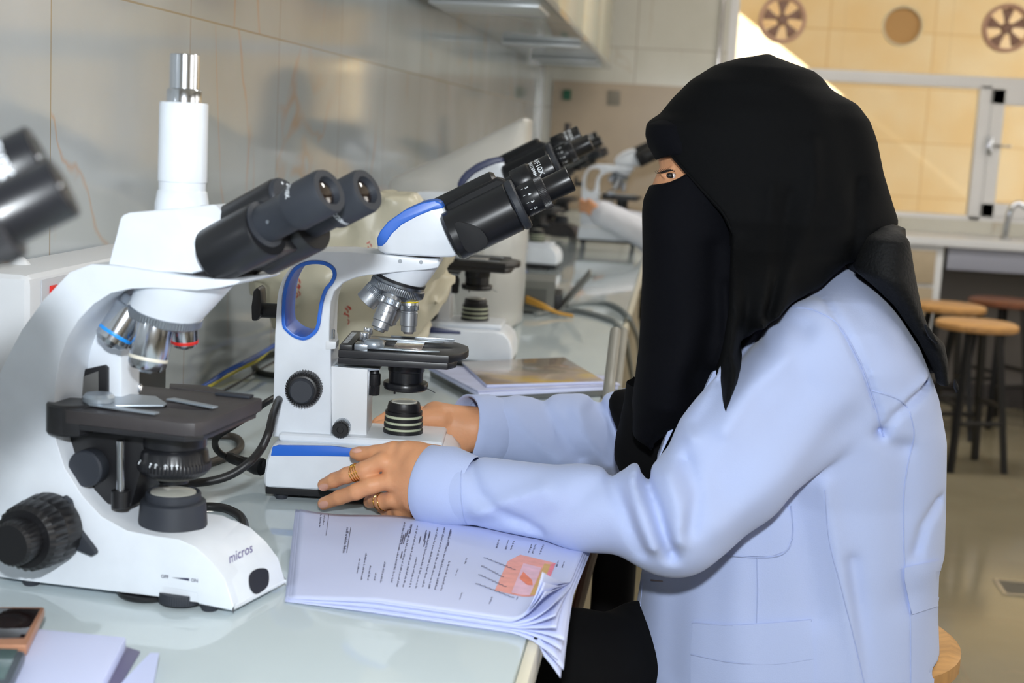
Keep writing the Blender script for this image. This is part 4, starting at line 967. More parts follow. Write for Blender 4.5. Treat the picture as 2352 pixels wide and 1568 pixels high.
# binder with magazine
def slab(name, z0, z1, q, m, parent=None, bev=.0008):
    """flat lying thing, corners in pixels (near-left, near-right, far-right, far-left)"""
    pts = [onz(u, v, z1) for u, v in q]; bm = bmesh.new()
    b = [bm.verts.new((p.x, p.y, z0)) for p in pts]; t_ = [bm.verts.new((p.x, p.y, z1)) for p in pts]
    bm.faces.new(b[::-1]); bm.faces.new(t_)
    for i in range(4): bm.faces.new((b[i], b[(i+1) % 4], t_[(i+1) % 4], t_[i]))
    return obj(name, bevel(bm, bev), m, parent)
r_ = root('ring_binder', 'grey-edged binder full of white papers behind the far hand', 'binder', (0, 0, 0))
q1 = [(1098, 912), (1432, 892), (1392, 868), (988, 858)]
slab('back_cover', BZ+.001, BZ+.012, [(1098, 905), (1432, 893), (1396, 868), (988, 850)], M_GREY, r_)
slab('pages', BZ+.0125, BZ+.019, [(1100, 903), (1420, 886), (1388, 864), (985, 842)], M_PAPER, r_)
slab('cover_sheet', BZ+.0195, BZ+.022, [(1098, 897), (1425, 882), (1390, 862), (978, 836)], mat('lilac_paper', rgb(190, 196, 226), .6, noise=.12, nscale=25), r_)
M_MAG = mat('magazine_cover', rgb(140, 128, 112), .25, coat=.5)
nt = M_MAG.node_tree; n = nt.nodes.new('ShaderNodeTexNoise'); n.inputs['Scale'].default_value = 9; cr = nt.nodes.new('ShaderNodeValToRGB')
for i, (p_, c_) in enumerate(((.25, (84, 90, 80)), (.42, (140, 128, 112)), (.55, (160, 140, 124)), (.66, (190, 160, 80)), (.8, (196, 120, 90)))):
    e = cr.color_ramp.elements[i] if i < 2 else cr.color_ramp.elements.new(p_); e.position = p_; e.color = rgb(*c_)
tcn = nt.nodes.new('ShaderNodeTexCoord'); nt.links.new(tcn.outputs['Object'], n.inputs['Vector']); nt.links.new(n.outputs[0], cr.inputs[0]); nt.links.new(cr.outputs[0], nt.nodes['Principled BSDF'].inputs['Base Color'])
mg = root('magazine', 'glossy brown picture magazine lying on top of the binder', 'magazine', (0, 0, 0))
slab('pages', BZ+.0225, BZ+.0265, [(1118, 884), (1386, 876), (1295, 822), (1062, 832)], M_PAPER, mg)
slab('cover', BZ+.0268, BZ+.0275, [(1118, 882), (1388, 874), (1296, 820), (1060, 830)], M_MAG, mg)

# phones and notebook at the front left corner
r_ = root('phone', 'copper-edged phone with black screen at the front left', 'phone', (0, 0, 0))
slab('body', BZ+.016, BZ+.026, [(-160, 1481), (62, 1480), (104, 1392), (-110, 1391)], mat('copper_case', rgb(186, 134, 104), .35, metal=.35), r_, .003)
slab('screen', BZ+.0261, BZ+.0266, [(-150, 1470), (56, 1464), (93, 1397), (-110, 1395)], M_LENS, r_, .0002)
r_ = root('phone', 'dark teal phone in a grey rubber case below the copper one', 'phone', (0, 0, 0))
slab('case', BZ+.016, BZ+.026, [(-200, 1575), (22, 1572), (60, 1492), (-130, 1481)], mat('smoky_case', rgb(76, 84, 92), .3), r_, .004)
slab('back_glass', BZ+.0262, BZ+.0268, [(-200, 1560), (10, 1558), (42, 1490), (-130, 1484)], mat('teal_glass', rgb(92, 116, 116), .15, coat=1), r_, .0002)
nb = root('notebook', 'thick open notebook of white pages under the two phones', 'notebook', (0, 0, 0))
slab('pages', BZ+.0035, BZ+.0155, [(-60, 1720), (165, 1700), (290, 1462), (60, 1440)], M_PAPER, nb, .002)
slab('cover', BZ+.0005, BZ+.003, [(-60, 1725), (190, 1715), (322, 1494), (290, 1484)], mat('mauve_cover', rgb(104, 100, 130), .5), nb)
r_ = root('loose_sheet', 'loose white sheet sticking out beside the mauve notebook cover', 'paper', (0, 0, 0))
bm = bmesh.new(); P_ = [on(210, 1640, .0004), on(345, 1500, .0004), on(366, 1500, .012), on(330, 1700, .0004)]
vv = [bm.verts.new(p) for p in P_]; bm.faces.new(vv); e_ = bmesh.ops.extrude_face_region(bm, geom=bm.faces[:])
for g in e_['geom']:
    if isinstance(g, bmesh.types.BMVert): g.co.z += .0006
obj('sheet', bm, M_PAPER, r_)

# ------------------------------------------------------------------ stapled handout with curling corner
ho = root('handout', 'stack of printed lecture sheets with a pink diagram, curling over the bench edge', 'papers', (0, 0, 0))
C00, C10, C11, C01 = onz(664, 1354, BZ+.012), onz(1262, 1440, BZ+.012), onz(1345, 1238, BZ+.014), onz(684, 1166, BZ+.014)
def sheet_pt(i, n, p, q):
    t = i/(n-1)
    j = Vector(((math.sin(i*2.1)*.003)+(1-t)*.004*p, math.cos(i*1.7)*.002-(1-t)*.003*(1-q), 0))
    b = C00.lerp(C10, p).lerp(C01.lerp(C11, p), q)+j
    z = BZ+.0012+t*.0125*(1-.75*max(0, 1-p*3)) + .004*math.sin(p*3.2+.4)*t*q
    z += .010*max(0, 1-p*5)**2*max(0, q-.3)
    k = max(0, p-.84)/.16; w = k*k*(max(0, 1-q*2.1))**1.2
    lift = (t-.45)*2
    b.x += w*(.01-.022*max(0, lift)); b.y += w*(-.02+.034*max(0, lift)+.012*t)
    z += w*(.026*max(0, lift)**.8+.012*t) - w*.028*max(0, -lift)
    over = max(0, b.x-EX-.02); z -= over*.15*(1-t)
    return Vector((b.x, b.y, max(z, BZ+.0008) if b.x < EX+.013 else z))
NS = 11
for i in range(NS):
    bm = bmesh.new(); G = []
    NU, NV = 44, 26
    for a in range(NU+1): G.append([bm.verts.new(sheet_pt(i, NS, a/NU, b/NV)) for b in range(NV+1)])
    for a in range(NU):
        for b in range(NV): bm.faces.new((G[a][b], G[a+1][b], G[a+1][b+1], G[a][b+1]))
    ob = obj('sheet', bm, M_PAPER, ho, ang=180, fix=False)
    sm = ob.modifiers.new('thick', 'SOLIDIFY'); sm.thickness = .00035; sm.offset = -1
    top_sheet = ob
def on_sheet(p, q, up=.00035): v = sheet_pt(NS-1, NS, p, q); v.z += up; return v
def inkquad(bm, p0, p1, q0, q1, up=.00035, n=3):
    G = [[bm.verts.new(on_sheet(p0+(p1-p0)*a/n, q0+(q1-q0)*b/n, up)) for b in range(n+1)] for a in range(n+1)]
    for a in range(n):
        for b in range(n): bm.faces.new((G[a][b], G[a+1][b], G[a+1][b+1], G[a][b+1]))
bm = bmesh.new(); rr = random.Random(11)
def words(p, q0, q1, h=.007):
    q = q0
    while q < q1:
        L_ = rr.uniform(.012, .05); k = q
        while k < min(q+L_, q1):
            hh = h*rr.choice((.6, .6, 1)); inkquad(bm, p, p+hh, k, k+.0045, n=1); 
            if rr.random() < .6: inkquad(bm, p+hh*.4, p+hh*.65, k, k+.009, n=1)
            k += .0085
        q += L_+.012
words(.075, .80, .97, .006); words(.088, .84, .97, .006)
inkquad(bm, .104, .106, .70, .98, n=2)
for pp, a, b in ((.175, .5, .82), ): words(pp, a, b, .011)
inkquad(bm, .189, .1915, .5, .82, n=2)
for pp, a, b in ((.24, .27, .44), (.26, .2, .5), (.285, .2, .36), (.31, .2, .28), (.335, .18, .4)): words(pp, a, b)
for k in range(9): words(.375+k*.0235, .16+rr.uniform(0, .04), rr.uniform(.82, .92) if k not in (3, 8) else .5)
for k in range(6): words(.66+rr.uniform(0, .1)+k*.03, .74, .86, .006)
for pp, qq in ((.62, .5), (.6, .36), (.75, .12), (.84, .2), (.93, .62), (.95, .62), (.64, .12)): words(pp, qq, qq+.07, .006)
for k in range(12):
    q = rr.uniform(.45, .8); p = rr.uniform(.38, .56); inkquad(bm, p, p+.004, q, q+rr.uniform(.05, .15), n=2)
for q0, p1 in ((.60, .80), (.50, .77), (.40, .79), (.30, .83)):
    for k in range(8): a = .68+(p1-.68)*k/8; inkquad(bm, a, a+(p1-.68)/8+.001, q0-.012*k-.004, q0-.012*k+.002, .0007, 1)
obj('printed_text', bm, mat('print_grey', rgb(96, 96, 120), .7), ho, fix=False)
def patch(name, pts, col, up):
    b_ = bmesh.new(); vs_ = [b_.verts.new((p, q, 0)) for p, q in pts]; b_.faces.new(vs_); bmesh.ops.triangulate(b_, faces=b_.faces)
    for _ in range(3): bmesh.ops.subdivide_edges(b_, edges=[e for e in b_.edges if e.calc_length() > .02], cuts=1, use_grid_fill=True)
    for v in b_.verts: v.co = on_sheet(v.co.x, v.co.y, up)
    obj(name, b_, mat(name+'_ink', rgb(*col), .7, noise=.1, nscale=90), ho, fix=False)
patch('diagram_orange', [(.755, .26), (.925, .22), (.925, .66), (.80, .70), (.765, .60)], (246, 172, 160), .0004)
patch('diagram_pink', [(.815, .26), (.885, .24), (.885, .58), (.82, .6)], (240, 196, 214), .0007)
patch('diagram_gold', [(.885, .24), (.912, .23), (.912, .63), (.89, .63)], (222, 178, 112), .0008)
patch('diagram_rose', [(.912, .23), (.927, .225), (.927, .66), (.912, .63)], (244, 140, 156), .0009)
patch('diagram_stain', [(.825, .42), (.86, .36), (.88, .36), (.87, .42), (.83, .50)], (244, 140, 110), .0010)

# ------------------------------------------------------------------ the woman at the microscope
YW = 1.68
def zx(pts, y=YW): return [(ony(u, v, y).z, ony(u, v, y).x) for u, v in pts]
def zz_(pairs, y=YW, u=1750): return [(ony(u, v, y).z, val) for v, val in pairs]
def edge_x(V, pts, y=YW):
    q = sorted(zx(pts, y)); z = V.z.ravel(); return np.interp(z, [a for a, _ in q], [b for _, b in q]).astype(np.float32)[None, None, :]
def edge_z(V, pts, y=YW):
    q = sorted((b, a) for a, b in zx(pts, y)); x = V.x.ravel(); return np.interp(x, [a for a, _ in q], [b for _, b in q]).astype(np.float32)[:, None, None]
def ridge(V, pts, width, depth, y=YW, side=-1):
    """a fold or crease following a line given in the person's mid plane, on the near side"""
    best = None
    P_ = [ony(u, v, y) for u, v in pts]
    for a, b in zip(P_, P_[1:]):
        ax_, az_ = a.x, a.z; bx, bz = b.x-a.x, b.z-a.z; L2 = bx*bx+bz*bz+1e-9
        t = np.clip(((V.x-ax_)*bx+(V.z-az_)*bz)/L2, 0, 1); d = (V.x-ax_-t*bx)**2+(V.z-az_-t*bz)**2
        best = d if best is None else np.minimum(best, d)
    return depth*np.exp(-best/(width*width))*((V.y < y+.02) if side < 0 else 1)
wm = root('person', 'woman in white lab coat and black headscarf and face veil, seated, hands on the microscope', 'person', (.12, 1.72, 0))
def part(name, bm, m, parent=wm, **k):
    bmesh.ops.translate(bm, verts=bm.verts, vec=-Vector((.12, 1.72, 0))); return obj(name, bm, m, parent, **k)

# head scarf -----------------------------------------------------------
V = Vol((-.09, 1.44, .93), (.34, 1.90, 1.40), .0035)
Lh = [(1760, 127), (1700, 133), (1640, 150), (1585, 185), (1545, 225), (1515, 262), (1498, 272), (1486, 282), (1481, 296), (1482, 340), (1482, 420), (1476, 500), (1480, 560), (1520, 620), (1600, 700), (1640, 780), (1640, 900)]
Rh = [(1765, 127), (1815, 145), (1870, 165), (1890, 181), (1912, 205), (1969, 240), (1997, 278), (2013, 321), (2028, 396), (2048, 464), (2062, 507), (2050, 545), (1990, 585), (1936, 606), (1900, 628), (1812, 668), (1750, 705), (1707, 754), (1689, 816), (1655, 880), (1645, 900)]
hood = V.loft(zx(Lh), zx(Rh), [(0, YW), (.99, YW-.03), (1.1, YW-.01), (1.2, YW), (1.5, YW)],
              zz_([(120, .02), (135, .045), (160, .063), (200, .078), (260, .090), (330, .096), (420, .098), (500, .102), (560, .125), (610, .165), (660, .19), (720, .20), (900, .20)]), 2.15)
edge = [(1480, 120), (1470, 286), (1487, 297), (1538, 355), (1574, 396), (1617, 444), (1653, 483), (1675, 527), (1672, 590), (1668, 680), (1655, 760), (1630, 860), (1628, 900)]
ed = edge_x(V, edge)
for pts, wd, dp in (([(1850, 330), (1852, 440), (1830, 520), (1790, 600), (1760, 680)], .009, .006), ([(1760, 420), (1745, 560), (1730, 700)], .006, .004), ([(1955, 420), (1945, 520), (1935, 600)], .008, -.005),
                    ([(1800, 440), (1780, 560), (1740, 680)], .007, -.005), ([(1690, 540), (1700, 640), (1690, 760)], .008, -.005), ([(1900, 240), (1930, 330), (1955, 430)], .02, -.005), ([(1870, 640), (1800, 655), (1740, 700)], .01, .006), ([(1700, 200), (1800, 230), (1850, 320)], .02, -.003)):
    hood = hood-ridge(V, pts, wd, dp)
hood = np.maximum(hood, ed-V.x)
thick = hood
V.f = hood.astype(np.float32)
part('headscarf', V.bm(1), M_SCARF, ang=60)
# rolled front edge of the scarf
rim = []
for u, v in catmull([Vector((a, b, 0)) for a, b in edge[2:10]], 6) and [(q.x, q.y) for q in catmull([Vector((a, b, 0)) for a, b in edge[2:10]], 6)]: rim.append((u, v))
hs = bpy.data.objects['headscarf']; tb = bmesh.new(); tb.from_mesh(hs.data); TREE = BVHTree.FromBMesh(tb); off_ = Vector((.12, 1.72, 0))
def cast(tree, u, v, up=0, fall=0):
    o_ = CAM-off_; d = ray(u, v).normalized(); h = tree.ray_cast(o_, d)
    for _ in range(6):
        if h[0] is None or h[0].y+off_.y >= fall: break
        h = tree.ray_cast(h[0]+d*.004, d)
    return (h[0]+h[1]*(up if h[1].dot(d) < 0 else -up)+off_) if h[0] else None
pts = [cast(TREE, u+4, v, .0005) for u, v in rim]; pts = [p for p in pts if p]
part('scarf_edge', tube(pts, .0014, 8, 1), M_SCARF); tb.free()

# face veil --------------------------------------------------------------
V = Vol((-.07, 1.50, .88), (.12, 1.84, 1.27), .003)
Lv = [(1496, 380), (1492, 425), (1479, 456), (1477, 480), (1479, 574), (1479, 631), (1477, 700), (1473, 785), (1457, 909), (1454, 983), (1463, 1006), (1500, 1006)]
Rv = [(1700, 380), (1710, 500), (1720, 600), (1730, 700), (1700, 770), (1640, 835), (1622, 896), (1612, 940), (1560, 960), (1503, 1000), (1501, 1006)]
veil = V.loft(zx(Lv), zx(Rv), [(0, YW-.03), (1.0, YW-.02), (1.15, YW)], zz_([(380, .072), (430, .078), (520, .084), (600, .086), (700, .10), (800, .105), (900, .09), (1010, .05)], u=1550), 2.2)
veil = np.maximum(veil, V.z-edge_z(V, [(1470, 428), (1492, 425), (1535, 417), (1560, 406), (1576, 396), (1620, 380), (1750, 360)]))
for pts, wd, dp in (([(1640, 560), (1640, 700), (1600, 850)], .012, -.006), ([(1560, 560), (1570, 720), (1540, 900)], .02, .004), ([(1660, 640), (1665, 760), (1640, 820)], .006, .005), ([(1510, 500), (1500, 700), (1480, 900)], .02, .003)):
    veil = veil-ridge(V, pts, wd, dp)
V.f = veil.astype(np.float32)
part('face_veil', V.bm(1), M_VEIL, ang=60)
# under-cap on the forehead
V = Vol((-.06, 1.58, 1.18), (.10, 1.78, 1.32), .0025)
cap = V.loft(zx([(1530, 262), (1500, 275), (1484, 288), (1482, 310), (1488, 335), (1500, 356), (1508, 372)]), zx([(1640, 262), (1660, 330), (1670, 372)]), [(0, YW)], zz_([(262, .05), (290, .068), (330, .074), (375, .074)], u=1550), 2.2)
cap = np.maximum(cap, edge_z(V, [(1480, 374), (1508, 367), (1525, 360), (1540, 357), (1600, 352)])-V.z)
V.f = cap.astype(np.float32); part('under_cap', V.bm(1), M_VEIL, ang=60)

# hanging tail of black lace cloth down the back ---------------------------
V = Vol((.15, 1.50, .98), (.36, 1.90, 1.23), .0035)
tl = V.loft(zx([(2000, 508), (1960, 530), (1942, 575), (1940, 606), (1985, 640), (2034, 684), (2062, 722), (2090, 762), (2118, 812), (2140, 858)]),
            zx([(2030, 508), (2066, 520), (2070, 574), (2076, 641), (2084, 690), (2100, 733), (2136, 766), (2146, 812), (2147, 858)]), [(0, 1.66)], zz_([(505, .05), (540, .10), (620, .13), (700, .12), (800, .10), (860, .07)], y=YW, u=2050), 2.3)
tl = tl-.003*np.sin(V.y*70+V.z*20)
V.f = tl.astype(np.float32); part('scarf_tail', V.bm(1), M_LACE, ang=60)

# lab coat -----------------------------------------------------------------
SHn, ELn, WRn = ony(1850, 835, 1.555), ony(1550, 1196, 1.455), ony(978, 1110, 1.535)
SHf, ELf, WRf = ony(1800, 860, 1.86), ony(1420, 1000, 1.90), ony(1068, 985, 1.775)
V = Vol((-.30, 1.38, .50), (.36, 1.97, 1.17), .004)
Lc = [(1926, 606), (1880, 632), (1812, 664), (1750, 712), (1695, 780), (1652, 870), (1612, 930), (1556, 956), (1515, 1069), (1490, 1200), (1472, 1319), (1458, 1440), (1445, 1568), (1440, 1700)]
Rc = [(1936, 606), (1985, 636), (2034, 684), (2062, 722), (2105, 790), (2130, 850), (2149, 902), (2170, 1001), (2173, 1156), (2172, 1260), (2160, 1300), (2155, 1400), (2152, 1568), (2170, 1700)]
coat = V.loft(zx(Lc), zx(Rc), [(0, 1.69)], zz_([(600, .02), (625, .07), (660, .13), (720, .175), (800, .185), (900, .175), (1100, .158), (1300, .165), (1568, .19), (1700, .2)], u=1850), 2.35)
V.f = coat.astype(np.float32)
# near sleeve
def sleeve(V, S, E_, W, rs, k, rows):
    V.smin(V.cone(S, S.lerp(E_, .55), rs[0], rs[1]), k)
    V.smin(V.cone(S.lerp(E_, .55), E_, rs[1], rs[2]), .02)
    V.smin(V.cone(E_, E_.lerp(W, .35), rs[2], rs[3]), .03)
    V.smin(V.cone(E_.lerp(W, .35), W, rs[3], rs[4]), .02)
V.f = coat.astype(np.float32)
for S_, E_, W_, rs, near in ((SHn, ELn, WRn, (.064, .061, .049, .045, .042), True), (SHf, ELf, WRf, (.075, .062, .052, .046, .043), False)):
    T = V.f; V.f = np.full(V.n, 1.0, np.float32)
    sleeve(V, S_, E_, W_, rs, .02, None)
    if near:
        A_, B_ = ony(1962, 978, 1.545), ony(1700, 1108, 1.49)
        V.smin(V.cone(A_, B_, .020, .040), .03); V.smin(V.cone(B_, ony(1545, 1215, 1.46), .040, .040), .03)
    kd = np.sqrt((V.x-S_.x)**2+(V.y-S_.y)**2+(V.z-S_.z)**2); kk = .003+.035*np.exp(-(kd/.085)**4)
    h = np.clip(.5+.5*(T-V.f)/kk, 0, 1); V.f = (T*(1-h)+V.f*h-kk*h*(1-h)).astype(np.float32)
# cut the cuffs square and hollow them
for E_, W, r in ((ELn, WRn, .042), (ELf, WRf, .043)):
    d = (W-E_).normalized(); t = (V.x-W.x)*d.x+(V.y-W.y)*d.y+(V.z-W.z)*d.z
    near = ((V.x-W.x)**2+(V.y-W.y)**2+(V.z-W.z)**2) < .1**2
    V.f = np.maximum(V.f, np.where(near, t+.03, -1)).astype(np.float32); continue
    rad = np.sqrt(np.maximum((V.x-W.x)**2+(V.y-W.y)**2+(V.z-W.z)**2-t*t, 0))
    V.f = np.maximum(V.f, -np.maximum(np.maximum(rad-(r-.010), -t-.014), t-.01)).astype(np.float32)
# folds
def crease(pts, w_, d_, y):
    """line dent (d<0) or ridge (d>0) on the near side"""
    global V
    P_ = [ony(u, v, y) for u, v in pts]; best = None
    for a, b in zip(P_, P_[1:]):
        bx, bz = b.x-a.x, b.z-a.z; L2 = bx*bx+bz*bz+1e-9
        t = np.clip(((V.x-a.x)*bx+(V.z-a.z)*bz)/L2, 0, 1); q = (V.x-a.x-t*bx)**2+(V.z-a.z-t*bz)**2
        best = q if best is None else np.minimum(best, q)
    m = (V.y < 1.62) if y < 1.62 else (V.y > 1.62)
    V.f = (V.f-1.3*d_*np.exp(-best/(.8*w_*w_))*m).astype(np.float32)
for pts, w_, d_, y in (
    ([(1480, 1100), (1510, 1150), (1530, 1210), (1545, 1250)], .008, -.011, 1.45), ([(1455, 1090), (1475, 1160), (1500, 1225)], .010, .008, 1.45),
    ([(1535, 1080), (1560, 1140), (1560, 1210)], .010, .007, 1.45), ([(1400, 1105), (1440, 1160), (1480, 1240)], .009, -.006, 1.46), ([(1580, 1060), (1600, 1120), (1585, 1190)], .009, -.006, 1.45),
    ([(1360, 1100), (1300, 1150), (1200, 1180), (1090, 1190)], .012, -.004, 1.5), ([(1260, 1090), (1180, 1120), (1110, 1160)], .009, .004, 1.52), ([(1085, 1060), (1110, 1110), (1160, 1150), (1250, 1190)], .008, -.005, 1.52),
    ([(1740, 800), (1700, 850), (1660, 880), (1600, 960)], .009, -.008, 1.5), ([(1800, 820), (1720, 880), (1660, 960)], .012, .006, 1.5), ([(1690, 780), (1660, 860), (1590, 980)], .010, .006, 1.5), ([(1850, 760), (1800, 740), (1750, 790)], .012, -.006, 1.5),
    ([(1850, 900), (1750, 1000), (1650, 1090)], .02, -.005, 1.46), ([(1950, 940), (1800, 1080), (1650, 1180)], .02, .004, 1.46),
    ([(2030, 1000), (2060, 960), (2100, 930), (2148, 905)], .007, -.010, 1.52), ([(2040, 985), (2090, 930), (2145, 890)], .008, .006, 1.52),
    ([(2020, 1000), (2050, 1030), (2090, 1040)], .010, -.004, 1.52),
    ([(1900, 690), (1940, 760), (1990, 860), (2025, 960), (2032, 1003)], .0045, -.004, 1.5),
    ([(1897, 1120), (1920, 1250), (1950, 1400), (1985, 1568)], .012, .006, 1.52), ([(1960, 1300), (1975, 1420), (1990, 1568)], .010, -.006, 1.52), ([(1830, 1150), (1860, 1300), (1880, 1420)], .014, -.005, 1.52),
    ([(2173, 1180), (2130, 1220), (2110, 1280)], .008, -.006, 1.55), ([(2080, 1060), (2075, 1200), (2085, 1400)], .02, -.004, 1.52), ([(1700, 1250), (1690, 1400), (1700, 1568)], .02, .004, 1.52), ([(1560, 1330), (1550, 1450), (1545, 1568)], .02, -.004, 1.52),
    ([(1370, 930), (1400, 960), (1440, 1040)], .010, -.008, 1.86), ([(1330, 925), (1350, 980), (1400, 1060)], .010, .006, 1.86), ([(1240, 920), (1280, 980), (1330, 1050)], .009, -.005, 1.82), ([(1180, 930), (1230, 1000), (1280, 1060)], .010, .004, 1.8)):
    crease(pts, w_, d_, y)
V.f = np.maximum(V.f, -np.maximum(np.sqrt((V.x-.218)**2+(V.y-1.72)**2)-.1675, V.z-.6895)).astype(np.float32)
r7 = np.random.RandomState(5)
for k in range(5):
    a = r7.normal(size=3)*14; V.f = (V.f+.0011*np.sin(V.x*a[0]+V.y*a[1]+V.z*a[2]*.6+r7.rand()*6)).astype(np.float32)
lc = part('lab_coat', V.bm(1), M_COAT, ang=70)
for E_, W, r, nm in ((ELn, WRn, .0425, 0), (ELf, WRf, .0435, 1)):
    d = (W-E_).normalized(); x = d.cross(Vector((0, 0, 1))).normalized(); y = x.cross(d); bm = bmesh.new(); rows = []
    for rr_, h in ((.0, -.058), (.0012, -.056), (.0016, -.030), (.0010, -.012), (.0014, -.001), (.0004, .0), (-.0018, -.001), (-.0025, -.012), (-.003, -.02)):
        rows.append([bm.verts.new(W+d*(h+.0022*math.sin(a*2+1))+(x*math.cos(a)*(.96 if h > -.04 else 1)+y*math.sin(a)*1.02)*(r+rr_-.0062*(h < -.05)+.0008*math.sin(3*a+h*60))) for a in np.linspace(0, 2*math.pi, 64, endpoint=False)])
    for a, b in zip(rows, rows[1:]):
        for k in range(64): bm.faces.new((a[k], a[(k+1) % 64], b[(k+1) % 64], b[k]))
    part('cuff', bm, M_COAT, lc, ang=80)
M_STITCH = mat('stitch_line', rgb(170, 184, 224), .8)
tb = bmesh.new(); tb.from_mesh(lc.data); CT = BVHTree.FromBMesh(tb)
def seam(name, pts, r=.0008, m=None, up=.0003, n=8, fall=0):
    m = m or M_STITCH
    c = [(q.x, q.y) for q in catmull([Vector((a, b, 0)) for a, b in pts], n)]
    P_ = [cast(CT, u, v, up, fall) for u, v in c]; P_ = [p for p in P_ if p]
    if len(P_) > 2: part(name, tube(P_, r, 6, 1), m, lc)
def patchcloth(name, poly, up, m=M_COAT, thick=.0026, parent=lc, cuts=3, fall=0):
    b_ = bmesh.new(); b_.faces.new([b_.verts.new((u, v, 0)) for u, v in poly]); bmesh.ops.triangulate(b_, faces=b_.faces)
    for _ in range(cuts): bmesh.ops.subdivide_edges(b_, edges=[e for e in b_.edges if e.calc_length() > 12], cuts=1, use_grid_fill=True)
    bad = []
    for v in b_.verts:
        p = cast(CT, v.co.x, v.co.y, up, fall)
        if p is None: bad.append(v)
        else: v.co = p
    bmesh.ops.delete(b_, geom=bad, context='VERTS')
    e_ = bmesh.ops.extrude_face_region(b_, geom=b_.faces[:])
    for g in e_['geom']:
        if isinstance(g, bmesh.types.BMVert): g.co += (CAM-g.co).normalized()*thick
    return part(name, b_, m, parent, ang=50)
seam('seam', [(1812, 668), (1795, 690), (1825, 705), (1870, 712), (1925, 745), (1965, 810), (1995, 880), (2020, 960), (2030, 1003)], .0011)
seam('seam', [(1925, 748), (1955, 800), (1985, 870), (2008, 940)], .0007)
seam('seam', [(1998, 895), (2060, 915), (2085, 935)], .0010)
seam('seam', [(2090, 945), (2100, 1000), (2085, 1070), (2076, 1150), (2078, 1290), (2090, 1400), (2092, 1568)], .0009)
seam('seam', [(1895, 1125), (1905, 1240), (1935, 1360), (1965, 1480), (1985, 1568)], .0008)
seam('seam', [(1738, 1275), (1740, 1350), (1738, 1430)], .0007)
seam('seam', [(1065, 1050), (1058, 1110), (1064, 1180), (1072, 1203)], .0007)
seam('seam', [(1122, 920), (1138, 980), (1145, 1050)], .0007)
pk = smooth_loop([(1592, 1430), (1700, 1436), (1862, 1424), (1868, 1480), (1870, 1566), (1872, 1640), (1590, 1640), (1587, 1560), (1587, 1490)], 1)
patchcloth('pocket', pk, .0006)
seam('seam', [(1590, 1502), (1680, 1520), (1780, 1524), (1868, 1512)], .0012, up=.0022)
seam('seam', [(1592, 1430), (1700, 1436), (1862, 1424)], .0013, up=.0018)
patchcloth('pocket', [(1630, 1258), (1700, 1225), (1800, 1160), (1818, 1175), (1819, 1225), (1806, 1264), (1770, 1278), (1690, 1276), (1640, 1270)], .0004, thick=.002, fall=1.505)
seam('seam', [(1640, 1268), (1690, 1276), (1770, 1278), (1806, 1264), (1819, 1225), (1815, 1160)], .0008, up=.0024, fall=1.505)
patchcloth('pen_clip', [(1702, 1218), (1717, 1208), (1717, 1219)], .0026, M_BLACKP, .001, cuts=1, fall=1.505)
patchcloth('belt_tab', [(2076, 1303), (2170, 1282), (2172, 1330), (2162, 1388), (2093, 1411), (2084, 1370), (2076, 1330)], .0012, thick=.003)
patchcloth('buttonhole', [(1495, 1330), (1523, 1333), (1523, 1336), (1495, 1334)], .0004, mat('buttonhole_thread', rgb(150, 140, 150), .8), .0004, cuts=1)
seam('seam', [(1476, 1335), (1468, 1440), (1462, 1568)], .0005)
tb.free()
# lapel / collar
lp = [ony(u, v, 1.60) for u, v in ((1665, 800), (1672, 830), (1640, 880), (1590, 950), (1560, 958), (1540, 1000), (1508, 1066), (1530, 1000), (1553, 946), (1612, 905))]
bm = bmesh.new(); vs_ = [bm.verts.new(p+Vector((0, .0, 0))) for p in lp]; bm.faces.new(vs_)
e_ = bmesh.ops.extrude_face_region(bm, geom=bm.faces[:])
for g in e_['geom']:
    if isinstance(g, bmesh.types.BMVert): g.co.y += .05
part('lapel', bevel(bm, .001), M_COAT, lc)

# black dress: chest panel in the coat opening, lap and skirt ----------------
V = Vol((-.42, 1.46, .02), (.34, 1.98, .98), .008)
V.f = V.cone(ony(1560, 900, 1.72), ony(1500, 1040, 1.74), .06, .045).astype(np.float32)
V.smin(V.cone(ony(1440, 930, 1.80), ony(1475, 1090, 1.80), .022, .012), .02)
for y, y2_, kx in ((1.64, 1.565, -.30), (1.74, 1.70, -.28)):
    zc = .655 if y < 1.7 else .60; V.smin(V.cone((.14, y, zc), (.0, y, zc), .055, .06), .02); V.smin(V.cone((-.0, y, zc), (-.08, y2_, zc), .06, .07), .02); V.smin(V.cone((-.08, y2_, zc), (kx, y2_, zc-.01), .07, .06), .02); y = y2_
    V.smin(V.cone((kx, y, zc-.01), (kx+.03, y, .12), .065, .085), .04)
V.f = np.maximum(V.f, .745-.0-V.z*0-1 if False else V.f).astype(np.float32)
V.f = (V.f+fold_noise(V, .006, 4, 9)).astype(np.float32)
V.f = np.where((V.x < EX+.03) & (V.z > .74) & (V.z < .9), np.maximum(V.f, .02), V.f).astype(np.float32)
V.f = np.where(V.x > -.05, np.maximum(V.f, -np.maximum(np.sqrt((V.x-.218)**2+(V.y-1.72)**2)-.1675, V.z-.6895)).astype(np.float32), V.f)
part('black_dress', V.bm(1), M_DRESS, ang=60)

